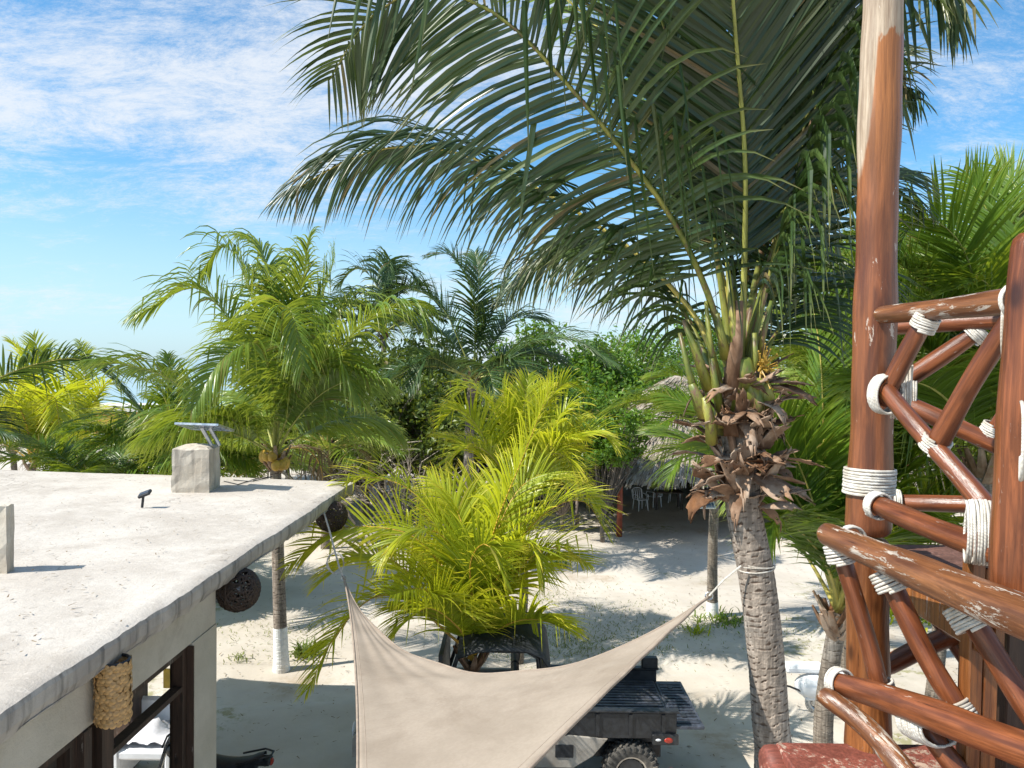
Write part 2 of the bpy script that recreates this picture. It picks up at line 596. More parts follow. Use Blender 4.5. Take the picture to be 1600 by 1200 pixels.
def post_mat():
    """varnished pole whose varnish has gone from the top and down its left side"""
    m, nt = mat_base('pole_wood'); T = NT(nt)
    co = T.coord((9, 9, 1.2))
    n = T.noise(co, 2.0, 6, 0.62, 0.6)
    c = T.mix(T.rng(n, 0.3, 0.7), (0.10, 0.028, 0.010), (0.27, 0.090, 0.032))
    tc = T.n('ShaderNodeTexCoord')
    sp = T.n('ShaderNodeSeparateXYZ'); T.l(tc.outputs['Object'], sp.inputs[0])
    wob = T.noise(T.coord((9, 9, 3.0)), 1.2, 5, 0.6)
    z = T.math('ADD', sp.outputs[2], T.math('MULTIPLY', wob, 0.35))
    # orange bare varnish high up, then bare pale wood
    c = T.mix(T.rng(z, 2.6, 3.5, 0, 0.85), c, (0.40, 0.155, 0.045))
    side = T.math('ADD', T.math('MULTIPLY', sp.outputs[1], PX_SIGN), T.math('MULTIPLY', T.math('SUBTRACT', z, 3.4), 0.55))
    bare = T.math('MAXIMUM', T.rng(z, 3.60, 3.62), T.rng(side, 0.50, 0.56))
    pale = T.mix(T.rng(n, 0.3, 0.7), (0.34, 0.25, 0.17), (0.56, 0.46, 0.35))
    crack = T.noise(T.coord((26, 26, 1.2)), 2.4, 5, 0.7)
    c = T.mix(bare, c, pale)
    wn = T.noise(T.coord((7, 7, 2.4)), 2.2, 8, 0.72, 0.4)
    gr = T.noise(T.coord((55, 55, 1.6)), 1.0, 6, 0.7, 0.4)
    c = T.mix(T.rng(gr, 0.40, 0.60, 0.4, 0), c, (0.06, 0.022, 0.01))
    wf = T.rng(wn, 0.635, 0.65, 0, 0.7)
    c = T.mix(wf, c, (0.60, 0.52, 0.44))
    c = T.mix(T.rng(crack, 0.36, 0.28, 0, 0.6), c, (0.08, 0.03, 0.015))
    r = T.mix(bare, (0.36,) * 3, (0.75,) * 3)
    T.finish(c, r, T.math('ADD', crack, n), 0.5, 0.006)
    return m


M['pole'] = post_mat()


def rope_mat():
    m, nt = mat_base('white_rope'); T = NT(nt)
    co = T.coord((1, 1, 1))
    n = T.noise(co, 30, 4, 0.6)
    c = T.mix(T.rng(n, 0.3, 0.7), (0.50, 0.46, 0.40), (0.70, 0.67, 0.61))
    n2 = T.noise(co, 6, 5, 0.65)
    c = T.mix(T.rng(n2, 0.48, 0.68, 0, 0.65), c, (0.34, 0.28, 0.21))
    wv = T.n('ShaderNodeTexWave'); wv.inputs['Scale'].default_value = 60; wv.bands_direction = 'DIAGONAL'
    T.l(co, wv.inputs['Vector'])
    T.finish(c, 0.85, wv.outputs['Fac'], 0.5, 0.002, 0.2)
    return m


M['rope'] = rope_mat()


def concrete_mat(name, c1, c2, stain=(0.17, 0.16, 0.15), amount=0.5, scale=1.0, streak=False, grit=False):
    m, nt = mat_base(name); T = NT(nt)
    co = T.worldco()
    n = T.noise(co, 1.1 * scale, 7, 0.65, 0.3)
    c = T.mix(T.rng(n, 0.32, 0.68), c1, c2)
    n2 = T.noise(co, 0.55 * scale, 8, 0.72, 0.5)
    c = T.mix(T.rng(n2, 0.52, 0.72, 0, amount), c, stain)
    sp = T.noise(co, 26, 5, 0.75)
    c = T.mix(T.rng(sp, 0.6, 0.78, 0, 0.45), c, stain)
    if streak:
        st = T.noise(T.worldco((5, 5, 0.5)), 2.0, 5, 0.6)
        c = T.mix(T.rng(st, 0.48, 0.7, 0, 0.7), c, stain)
    if grit:
        g1 = T.noise(T.worldco((1.0, 3.0, 1)), 5.5, 9, 0.8, 1.2)
        c = T.mix(T.rng(g1, 0.52, 0.66, 0, 0.5), c, tuple(min(1, x * 1.22) for x in c2))
        g2 = T.noise(co, 15, 8, 0.8, 0.6)
        c = T.mix(T.rng(g2, 0.56, 0.66, 0, 0.55), c, stain)
        vo = T.n('ShaderNodeTexVoronoi'); vo.feature = 'DISTANCE_TO_EDGE'; vo.inputs['Scale'].default_value = 0.55
        wob = T.n('ShaderNodeTexNoise'); wob.inputs['Scale'].default_value = 2.5; wob.inputs['Detail'].default_value = 6
        T.l(co, wob.inputs['Vector'])
        vm = T.n('ShaderNodeVectorMath'); vm.operation = 'ADD'; T.l(co, vm.inputs[0]); T.l(wob.outputs['Color'], vm.inputs[1])
        T.l(vm.outputs[0], vo.inputs['Vector'])
        ck = T.math('MULTIPLY', T.rng(vo.outputs['Distance'], 0.009, 0.0, 0, 0.45), T.rng(T.noise(co, 0.7, 2), 0.5, 0.6))
        c = T.mix(ck, c, (0.12, 0.09, 0.07))
    h = T.math('ADD', T.noise(co, 9, 6, 0.7), T.math('MULTIPLY', T.noise(co, 60, 5, 0.7), 0.3))
    T.finish(c, 0.9, h, 0.6, 0.02, 0.2)
    return m


M['roof'] = concrete_mat('roof_concrete', (0.44, 0.395, 0.345), (0.56, 0.515, 0.46), (0.27, 0.225, 0.18), 0.5, grit=True)
M['roof_edge'] = concrete_mat('slab_edge', (0.34, 0.305, 0.27), (0.52, 0.475, 0.42), (0.13, 0.12, 0.11), 0.7, 1.6, True)
M['block'] = concrete_mat('block_render', (0.50, 0.43, 0.34), (0.62, 0.56, 0.47), (0.28, 0.24, 0.2), 0.6, 2.0, True)
M['wall'] = concrete_mat('cream_wall', (0.46, 0.42, 0.34), (0.58, 0.53, 0.44), (0.30, 0.25, 0.19), 0.5, 1.2)
M['floor_in'] = concrete_mat('floor_inside', (0.20, 0.19, 0.18), (0.26, 0.25, 0.24))


def sand_mat():
    m, nt = mat_base('sand'); T = NT(nt)
    co = T.worldco()
    n = T.noise(co, 0.28, 7, 0.62, 0.4)
    c = T.mix(T.rng(n, 0.35, 0.66), (0.50, 0.445, 0.375), (0.61, 0.56, 0.49))
    tr = T.noise(T.worldco((0.25, 1.5, 1)), 0.9, 5, 0.6, 1.0)
    c = T.mix(T.rng(tr, 0.52, 0.70, 0, 0.25), c, (0.42, 0.36, 0.29))
    # trodden earth and thin weeds, in patches
    gm = T.noise(co, 0.2, 3, 0.5)
    gd = T.noise(co, 3.2, 8, 0.75)
    gf = T.math('MULTIPLY', T.rng(gm, 0.54, 0.64), T.rng(gd, 0.48, 0.6))
    c = T.mix(T.math('MULTIPLY', gf, 0.75), c, (0.24, 0.23, 0.08))
    gm2 = T.noise(T.worldco((1.2, 0.8, 1)), 0.33, 3, 0.5)
    c = T.mix(T.math('MULTIPLY', T.rng(gm2, 0.58, 0.7), T.rng(gd, 0.4, 0.6, 0.2, 0.6)), c, (0.33, 0.23, 0.13))
    # small twigs and pebbles of darker tone
    tw = T.noise(T.worldco((3, 1, 1)), 9, 5, 0.8)
    c = T.mix(T.rng(tw, 0.66, 0.74, 0, 0.6), c, (0.20, 0.15, 0.10))
    h = T.math('ADD', T.noise(co, 1.6, 7, 0.65), T.math('MULTIPLY', T.noise(co, 14, 5, 0.7), 0.2))
    T.finish(c, 0.95, h, 0.3, 0.06, 0.1)
    return m


M['sand'] = sand_mat()


def sail_mat():
    m, nt = mat_base('shade_cloth'); T = NT(nt)
    co = T.worldco()
    n = T.noise(co, 2.2, 5, 0.6)
    c = T.mix(T.rng(n, 0.3, 0.7), (0.37, 0.305, 0.24), (0.45, 0.375, 0.30))
    n2 = T.noise(co, 45, 3, 0.6)
    c = T.mix(T.rng(n2, 0.3, 0.7, 0, 0.16), c, (0.25, 0.2, 0.16))
    n3 = T.noise(co, 0.9, 7, 0.7, 0.6)
    c = T.mix(T.rng(n3, 0.5, 0.7, 0, 0.4), c, (0.25, 0.195, 0.145))
    n4 = T.noise(co, 3.5, 8, 0.8)
    c = T.mix(T.rng(n4, 0.58, 0.72, 0, 0.4), c, (0.22, 0.165, 0.12))
    T.finish(c, 0.9, T.noise(co, 6, 4), 0.15, 0.01, 0.15, trans=(0.18, c))
    return m


M['sail'] = sail_mat()
M['sail_hem'] = simple('sail_hem', (0.31, 0.245, 0.19), 0.9, 0.15, 12)
M['thatch'] = simple('thatch', (0.36, 0.31, 0.25), 0.95, 0.4, 3)
M['leaf_thatch'] = leaf_mat('leaf_thatch', (0.20, 0.16, 0.12), (0.36, 0.31, 0.25), (0.50, 0.45, 0.38), tr=0.08, rough=0.8, tip=(0.3, 0.25, 0.2))
M['red_post'] = simple('red_post', (0.30, 0.07, 0.035), 0.55, 0.25, 6)
M['black_plastic'] = simple('black_plastic', (0.022, 0.024, 0.028), 0.42, 0.4, 12)
M['black_canvas'] = simple('black_canvas', (0.02, 0.024, 0.028), 0.6, 0.4, 5, bstr=0.4, bdist=0.02)
M['bed_liner'] = simple('bed_liner', (0.05, 0.058, 0.078), 0.45, 0.5, 7, dirt=(0.12, 0.12, 0.12))
M['tan_body'] = simple('tan_body', (0.36, 0.33, 0.29), 0.45, 0.2, 5, dirt=(0.25, 0.21, 0.17))
M['tyre'] = simple('tyre', (0.07, 0.066, 0.06), 0.85, 0.4, 14, dirt=(0.26, 0.23, 0.19))
M['rim'] = simple('rim', (0.42, 0.38, 0.33), 0.4, 0.2, 10, metal=0.3)
M['tail_red'] = simple('tail_red', (0.35, 0.035, 0.02), 0.2, 0.2, 10)
M['chrome'] = simple('grey_metal', (0.45, 0.46, 0.47), 0.3, 0.15, 10, metal=0.8)
M['white_plastic'] = simple('white_plastic', (0.78, 0.80, 0.83), 0.35, 0.06, 6)
M['wicker'] = simple('wicker', (0.045, 0.027, 0.018), 0.6, 0.5, 20)
M['shell'] = simple('shell', (0.50, 0.30, 0.12), 0.4, 0.35, 18)
M['sea'] = None
M['white_cloth'] = simple('white_cloth', (0.70, 0.71, 0.76), 0.9, 0.2, 6)
M['blue_cloth'] = simple('blue_cloth', (0.03, 0.05, 0.11), 0.8, 0.3, 9)
M['yellow_print'] = simple('yellow_print', (0.55, 0.36, 0.05), 0.6, 0.2, 9)
M['white_wall'] = concrete_mat('white_wall', (0.66, 0.66, 0.64), (0.78, 0.78, 0.76), (0.45, 0.43, 0.4), 0.4)
M['orange_wall'] = concrete_mat('orange_wall', (0.50, 0.27, 0.08), (0.60, 0.36, 0.12), (0.35, 0.2, 0.08), 0.4)


def panel_mat():
    m, nt = mat_base('solar_cells'); T = NT(nt)
    co = T.coord((1, 1, 1))
    br = T.n('ShaderNodeTexBrick')
    br.offset = 0.0
    br.inputs['Scale'].default_value = 1
    br.inputs['Mortar Size'].default_value = 0.006
    br.inputs['Brick Width'].default_value = 0.13
    br.inputs['Row Height'].default_value = 0.09
    br.inputs['Color1'].default_value = (0.06, 0.10, 0.19, 1)
    br.inputs['Color2'].default_value = (0.08, 0.12, 0.22, 1)
    br.inputs['Mortar'].default_value = (0.5, 0.52, 0.55, 1)
    T.l(co, br.inputs['Vector'])
    T.finish(br.outputs[0], 0.15, spec=0.8)
    return m


M['solar'] = panel_mat()


def sea_mat():
    m, nt = mat_base('sea'); T = NT(nt)
    co = T.worldco((0.4, 1, 1))
    T.finish((0.20, 0.30, 0.38), 0.12, T.noise(co, 0.6, 6), 0.1, 0.1)
    return m


M['sea'] = sea_mat()

# ---------------------------------------------------------------- setting


def vnoise(x, y, s, seed=0):
    r = np.random.default_rng(seed).random((64, 64))
    xs = x / s; ys = y / s
    xi = np.floor(xs).astype(int); yi = np.floor(ys).astype(int)
    fx = xs - xi; fy = ys - yi
    fx = fx * fx * (3 - 2 * fx); fy = fy * fy * (3 - 2 * fy)
    g = lambda a, b: r[a % 64, b % 64]
    return (g(xi, yi) * (1 - fx) + g(xi + 1, yi) * fx) * (1 - fy) + (g(xi, yi + 1) * (1 - fx) + g(xi + 1, yi + 1) * fx) * fy


def ground():
    def axis(lo, hi, step, far):
        a = list(np.arange(lo, hi + step, step))
        s = step; x = a[-1]
        while x < far:
            s *= 1.35; x += s; a.append(x)
        s = step; x = a[0]; b = []
        while x > -far:
            s *= 1.35; x -= s; b.append(x)
        return np.array(b[::-1] + a)
    xs = axis(-14, 16, 0.12, 6000); ys = axis(6, 42, 0.12, 6000)
    X, Y = np.meshgrid(xs, ys, indexing='ij')
    Z = (vnoise(X, Y, 2.3, 1) - 0.5) * 0.07 + (vnoise(X, Y, 0.8, 2) - 0.5) * 0.03 + (vnoise(X, Y, 0.31, 3) - 0.5) * 0.012
    for yy in (13.6, 15.4):          # wheel ruts across the yard
        c = yy + 0.5 * np.sin(X * 0.22)
        Z -= 0.035 * np.exp(-((Y - c) / 0.22) ** 2)
        Z += 0.02 * np.exp(-((np.abs(Y - c) - 0.35) / 0.15) ** 2)
    fade = 1.0 / (1 + np.exp((np.hypot(X, Y - 20) - 40) / 4))
    Z = Z * fade - 0.5 * (1 / (1 + np.exp(-(Y - 88) / 2.0)))
    V = np.stack([X.ravel(), Y.ravel(), Z.ravel()], 1)
    nx, ny = X.shape
    i, j = np.meshgrid(np.arange(nx - 1), np.arange(ny - 1), indexing='ij')
    a = (i * ny + j).ravel()
    Q = np.stack([a, a + ny, a + ny + 1, a + 1], 1)
    o = mesh_np('sand_ground', V, Q, M['sand'], smooth=True)
    tag(o, kind='structure')
    s = MB().box((-9000, 89, -0.6), (9000, 9000, -0.2)).build('sea', M['sea'])
    tag(s, kind='structure')


ground()

RZ = 4.1        # top of the flat roof
EDGE_A = G(0, 1110, RZ)
EDGE_B = G(552, 752, RZ)
ED = (EDGE_B - EDGE_A).normalized()            # along the long roof edge
EN = Vector((-ED.y, ED.x, 0))                  # to the left, over the building


EDGE_F = G(0, 733, RZ)
SKEW = (EDGE_F - EDGE_B).dot(ED) / (EDGE_F - EDGE_B).dot(EN)


def bp(u, v, z):
    """building coordinates: u along the edge from its near visible point, v inward"""
    return EDGE_A + ED * u + EN * v + Vector((0, 0, z - RZ))


def building():
    b = empty('flat_roofed_building', bp(0, 3, 0))
    tag(b, 'low flat roofed concrete building with rough pale roof and dark wooden window frames', 'building')
    Lr = (EDGE_B - EDGE_A).length
    # roof slab: top with grid, wavering edge
    u0, u1, v1 = -3.0, Lr, 6.5
    nu, nv = 150, 70
    top = MB(); V = []; F = []
    for i in range(nu + 1):
        for j in range(nv + 1):
            v = v1 * j / nv; u = u0 + (u1 + SKEW * v - u0) * i / nu
            if j == 0: v += 0.009 * math.sin(u * 2.1) + 0.006 * math.sin(u * 5.3) + random.uniform(-.006, .006)
            if i == nu: u += 0.02 * math.sin(v * 2.3) + random.uniform(-.008, .008)
            z = RZ + 0.012 * math.sin(u * 0.8 + v * 0.5) * math.sin(v * 0.7) + random.uniform(-0.003, 0.003)
            if j == 0 or i == nu: z -= 0.02
            if j == 1: z += 0.01
            V.append(bp(u, v, z))
    for i in range(nu):
        for j in range(nv):
            if u0 + (u1 - u0) * i / nu < 6.1 and v1 * j / nv > 4.75: continue      # unseen near corner left off so sun reaches the sand
            a = i * (nv + 1) + j
            F.append((a, a + nv + 1, a + nv + 2, a + 1)[::-1])
    top.add(V, F)
    roof = top.build('roof_top', M['roof'], b, smooth=True)
    e = MB()
    TH = 0.18
    V = []; F = []
    for i in range(nu + 1):
        p = Vector(top.v[i * (nv + 1)])
        u = u0 + (u1 - u0) * i / nu
        V += [p, p - EN * 0.012 - Vector((0, 0, 0.03)), p - EN * 0.01 - Vector((0, 0, TH * 0.6)), p + EN * 0.02 - Vector((0, 0, TH + random.uniform(-.008, .008)))]
    for i in range(nu):
        for k in range(3):
            F.append((i * 4 + k, i * 4 + k + 1, i * 4 + 5 + k, i * 4 + 4 + k))
    e.add(V, F)
    V = []; F = []
    for j in range(nv + 1):
        p = Vector(top.v[nu * (nv + 1) + j])
        V += [p, p - Vector((0, 0, TH))]
    for j in range(nv): F.append((j * 2, j * 2 + 1, j * 2 + 3, j * 2 + 2))
    e.add(V, F)
    zb = RZ - TH
    und = [bp(u0, 0.02, zb), bp(u1, 0.0, zb), bp(u1 + SKEW * v1, v1, zb), bp(6.1, v1, zb), bp(6.1, 4.75, zb), bp(u0, 4.75, zb)]
    e.add(und, [(0, 1, 2, 3, 4, 5)])
    e.add([und[3], und[4], und[5], und[3] + Vector((0, 0, TH)), und[4] + Vector((0, 0, TH)), und[5] + Vector((0, 0, TH))], [(0, 1, 4, 3), (1, 2, 5, 4)])
    e.build('slab_edge', M['roof_edge'], b, smooth=False)

    def bx(name, ua, ub, va, vb, za, zb, mat, parent=b, bevel=0):
        mb = MB()
        pts = [bp(u, v, z) for u in (ua, ub) for v in (va, vb) for z in (za, zb)]
        mb.add(pts, [(0, 1, 3, 2)[::-1], (4, 6, 7, 5)[::-1], (0, 4, 5, 1)[::-1], (2, 3, 7, 6)[::-1], (0, 2, 6, 4)[::-1], (1, 5, 7, 3)[::-1]])
        return mb.build(name, mat, parent, bevel=bevel)
    W = 0.155     # wall set back from slab edge
    T_ = 0.18
    zt = RZ - TH
    UE = 3.11     # end of the walled part; beyond it the roof is an open porch
    zl = 3.49
    bx('lintel_beam', -3.0, UE, W, W + T_, zl, zt + 0.005, M['wall'])
    bx('corner_pillar', UE - 0.51, UE, W - 0.012, W + T_ + .01, 0, zl - .001, M['wall'])
    bx('wall', -3.0, -.78, W, W + T_, 0, zl - .001, M['wall'])
    bx('back_wall', -2.9, UE - .2, 3.6, 3.8, 0, zt + 0.003, M['wall'])
    bx('near_wall', -2.95, -2.91, W + T_, 3.59, 0, zt + 0.003, M['wall'])
    bx('floor', -2.9, UE - .2, W + T_, 3.59, 0.02, 0.12, M['floor_in'])
    bx('dark_backing', UE - 2.0, UE + 2.4, 2.5, 2.56, 0.05, 3.0, M['wood_dark'])  # dark sheet added behind the windows so the room reads as shade
    for (ua, ub) in ((1.35, UE - 0.535), (-.76, .98)):
        w_ = empty('window_frame', (0, 0, 0)); w_.parent = b
        w_.location = bp((ua + ub) / 2, W + .1, 1) - Vector(b.location)
        for (n, a1, a2, z1, z2) in (('jamb', ua, ua + 0.075, 0.1, zl - .005), ('jamb', ub - 0.075, ub, 0.1, zl - .005), ('head', ua + 0.077, ub - 0.077, zl - .065, zl - .005), ('transom', ua + 0.077, ub - 0.077, 3.10, 3.145), ('sill', ua + 0.077, ub - 0.077, 2.2, 2.25)):
            bx(n, a1, a2, W + 0.03, W + 0.12, z1, z2, M['wood_dark'], w_)
    bx('post', .98, 1.07, W - 0.02, W + 0.1, 0.0, zl - .003, M['wood_dark'])
    bx('post', 1.19, 1.32, W - 0.02, W + 0.1, 0.0, zl - .003, M['wood_dark'])
    bx('door_lining', UE - 0.528, UE - 0.512, W - 0.03, W + T_, 0.0, zl - .02, M['wood_dark'])
    # porch floor beyond
    # two roof stubs
    return b


BLD = building()


def roof_block(label, pxl, pyb, pxr, h, wv, rot=0.0, cap=True):
    a = G(pxl, pyb, RZ); c = G(pxr, pyb, RZ)
    wdt = (c - a).length
    mb = MB()
    o = a
    xd = (c - a).normalized(); yd = Vector((-xd.y, xd.x, 0))
    pts = []
    n = 6
    for i, (u, v) in enumerate(((0, 0), (wdt, 0), (wdt, wv), (0, wv))):
        pts.append(o + xd * u + yd * v)
    V = []
    for k in range(n + 1):
        z = RZ - 0.05 + (h + 0.05) * k / n
        for q in range(4):
            for s_ in range(5):
                p = pts[q].lerp(pts[(q + 1) % 4], s_ / 5); p.z = 0
                V.append(p + Vector((random.uniform(-.008, .008), random.uniform(-.008, .008), z + (random.uniform(-.01, .01) if k else 0))))
    F = []
    for k in range(n):
        for s_ in range(20):
            F.append((k * 20 + s_, k * 20 + (s_ + 1) % 20, k * 20 + 20 + (s_ + 1) % 20, k * 20 + 20 + s_))
    ctr = sum((Vector(p) for p in pts), Vector()) / 4
    for fct, dz in ((0.8, 0.035), (0.3, 0.06)):
        base = len(V)
        for s_ in range(20):
            p = V[n * 20 + s_]
            V.append(Vector((ctr.x + (p.x - ctr.x) * fct, ctr.y + (p.y - ctr.y) * fct, RZ + h + (dz if cap else 0.004))))
        prev = n * 20 if fct == 0.8 else base - 20
        for s_ in range(20):
            F.append((prev + s_, prev + (s_ + 1) % 20, base + (s_ + 1) % 20, base + s_))
    F.append(tuple(len(V) - 20 + s_ for s_ in range(20)))
    mb.add(V, F)
    ob = mb.build('concrete_plinth', M['block'], None, origin=(ctr.x, ctr.y, RZ), bevel=0.0)
    tag(ob, label, 'concrete block')
    return ctr, wdt


BC, BWd = roof_block('square rendered concrete stub on the far roof edge carrying the small solar panel', 268, 770, 327, 0.61, 0.5)
roof_block('bare concrete stub cut by the left picture border, nearer on the roof', -70, 897, 10, 0.60, 0.11, cap=False)


def solar_panel(loc, wd, dp, label, tilt, yaw, pole):
    t = empty('solar_panel', loc)
    tag(t, label, 'solar panel')
    Mx = Matrix.Translation(Vector(loc) + Vector((0, 0, pole))) @ Matrix.Rotation(yaw, 4, 'Z') @ Matrix.Rotation(tilt, 4, 'X')
    f = MB()
    for lo, hi in (((-wd / 2, -dp / 2, -.012), (wd / 2, -dp / 2 + .02, .018)), ((-wd / 2, dp / 2 - .02, -.012), (wd / 2, dp / 2, .018)), ((-wd / 2, -dp / 2 + .02, -.012), (-wd / 2 + .02, dp / 2 - .02, .018)), ((wd / 2 - .02, -dp / 2 + .02, -.012), (wd / 2, dp / 2 - .02, .018))):
        f.box(lo, hi, Mx)
    f.build('frame', M['chrome'], t)
    c = MB().box((-wd / 2 + .02, -dp / 2 + .02, -.008), (wd / 2 - .02, dp / 2 - .02, .01))
    o = c.build('cell_sheet', M['solar'])
    o.parent = t
    o.matrix_local = Matrix.Translation(-Vector(loc)) @ Mx
    for k, dx in enumerate((-.04, .075)):
        MB().tube([Vector(loc) + Vector((dx + .12, 0.05, 0)), Vector(loc) + Vector((dx, 0, pole - 0.01))], 0.028, 6).build('leg', M['chrome'], t)
    return t


solar_panel((BC.x + 0.12, BC.y, RZ + 0.645), .70, 0.42, 'small tilted solar panel on two struts on top of the concrete stub', math.radians(-16), math.radians(-12), 0.27)

# black solar spot light stuck on the roof
sp0 = G(222, 793, RZ)
t = empty('solar_spotlight', sp0)
tag(t, 'little black solar spotlight on a stake in the middle of the flat roof', 'lamp')
MB().tube([sp0, sp0 + Vector((0.015, 0, 0.14))], 0.017, 8).build('stake', M['black_plastic'], t)
Mx = Matrix.Translation(sp0 + Vector((0.035, 0, 0.175))) @ Matrix.Scale(.66, 4) @ Matrix.Rotation(math.radians(-22), 4, 'Y') @ Matrix.Rotation(math.radians(20), 4, 'X')
MB().box((-.12, -.08, -.03), (.12, .08, .03), Mx, bev=0.012).build('lamp_head', M['black_plastic'], t)
MB().box((-.10, -.06, .031), (.10, .06, .036), Mx).build('cell', M['bed_liner'], t)
# thin cable lying across the roof
pth = [G(350, 752, RZ + .015), G(372, 757, RZ + .015), G(400, 748, RZ + .02), G(425, 745, RZ + .02), G(395, 752, RZ + .02), G(365, 750, RZ + .02)]
tag(MB().tube(pth, 0.008, 5).build('cable', M['black_plastic']), 'thin dark cable lying on the roof beside the concrete stub', 'cable')


def wicker_ball(px, py, d, r, label):
    c = P(px, py, d)
    t = empty('wicker_lamp', c)
    tag(t, label, 'lamp', 'wicker ball lamps under the roof edge')
    mb = MB()
    n = 64
    for k in range(n):
        ax = Vector((random.gauss(0, 1), random.gauss(0, 1), random.gauss(0, 1))).normalized()
        u = ax.orthogonal().normalized(); v = ax.cross(u)
        off = random.uniform(-.75, .75)
        rr = math.sqrt(1 - off * off)
        pts = []
        for q in range(18):
            an = 2 * PI * q / 18
            wv_ = random.uniform(.97, 1.03)
            pp = (ax * off + (u * math.cos(an) + v * math.sin(an)) * rr) * r * wv_
            if pp.z > r * .88: pp.z = r * .88
            pts.append(c + pp)
        mb.tube(pts, 0.007, 5, closed=True)
    mb.build('woven_shade', M['wicker'], t)
    MB().ball(c, r * .16, 10, 8).build('bulb', M['white_plastic'], t)
    top = RZ - 0.18 - c.z
    MB().tube([c, c + Vector((0, 0, top))], 0.008, 5).build('cord', M['black_plastic'], t)


wicker_ball(372, 921, 7.35, 0.207, 'big dark woven ball lamp hanging under the roof edge beside the wall corner')
wicker_ball(518, 806, 10.7, 0.22, 'dark woven ball lamp under the far corner of the roof, partly behind yellow fronds')


# shell lamp of hanging discs
def shell_lamp():
    c = P(177, 1080, 5.14)
    t = empty('shell_lamp', c)
    tag(t, 'amber shell lamp of hanging discs in front of the dark window posts', 'lamp')
    top = RZ - .19 - c.z
    MB().tube([c + Vector((0, 0, .2)), c + Vector((0, 0, top))], 0.01, 5).build('cord', M['black_plastic'], t)
    MB().tube([c + Vector((math.cos(a / 12 * 2 * PI) * .103, math.sin(a / 12 * 2 * PI) * .103, .215)) for a in range(12)], .012, 5, closed=True).build('hoop', M['black_plastic'], t)
    base = MB()
    for k in range(10):
        a = 2 * PI * k / 10; a2 = a + .9
    # one disc mesh, shared
    me = bpy.data.meshes.new('shell_disc')
    vs_ = [(0, 0.006, 0)] + [(math.cos(a / 9 * 2 * PI) * .023, 0, math.sin(a / 9 * 2 * PI) * .022) for a in range(9)]
    me.from_pydata(vs_, [], [(0, 1 + k, 1 + (k + 1) % 9) for k in range(9)])
    me.materials.append(M['shell'])
    for r in range(15):
        for k in range(17):
            a = 2 * PI * (k + .5 * (r % 2)) / 17
            o = link('shell_disc', me, t)
            rr = .112 + random.uniform(-.006, .006)
            o.location = (math.cos(a) * rr, math.sin(a) * rr, .202 - r * .028 + random.uniform(-.006, .006))
            o.rotation_euler = (random.uniform(-.25, .25), random.uniform(-.3, .3), a - PI / 2 + random.uniform(-.2, .2))


shell_lamp()


def lathe_ring(mb, c, prof, ns=16, mi=0):
    """prof: list of (radius, height)"""
    V = []
    for r, z in prof:
        for k in range(ns):
            a = 2 * PI * k / ns
            V.append(Vector(c) + Vector((math.cos(a) * r, math.sin(a) * r, z)))
    F = []
    for i in range(len(prof) - 1):
        for k in range(ns):
            F.append((i * ns + k, i * ns + (k + 1) % ns, (i + 1) * ns + (k + 1) % ns, (i + 1) * ns + k))
    mb.add(V, F, mi)


# ---------------------------------------------------------------- palms
def catmull(pts, n):
    pts = [np.array(p, float) for p in pts]
    pts = [2 * pts[0] - pts[1]] + pts + [2 * pts[-1] - pts[-2]]
    out = []
    per = 16
    for i in range(1, len(pts) - 2):
        p0, p1, p2, p3 = pts[i - 1:i + 3]
        for k in range(per):
            t = k / per
            out.append(0.5 * ((2 * p1) + (-p0 + p2) * t + (2 * p0 - 5 * p1 + 4 * p2 - p3) * t * t + (-p0 + 3 * p1 - 3 * p2 + p3) * t ** 3))
    out.append(pts[-2])
    out = np.array(out)
    s = np.concatenate([[0], np.cumsum(np.linalg.norm(np.diff(out, axis=0), axis=1))])
    q = np.linspace(0, s[-1], n)
    return np.stack([np.interp(q, s, out[:, i]) for i in range(3)], 1), s[-1]


def unit(a):
    return a / np.maximum(np.linalg.norm(a, axis=-1, keepdims=True), 1e-9)


DENSE = 1.0


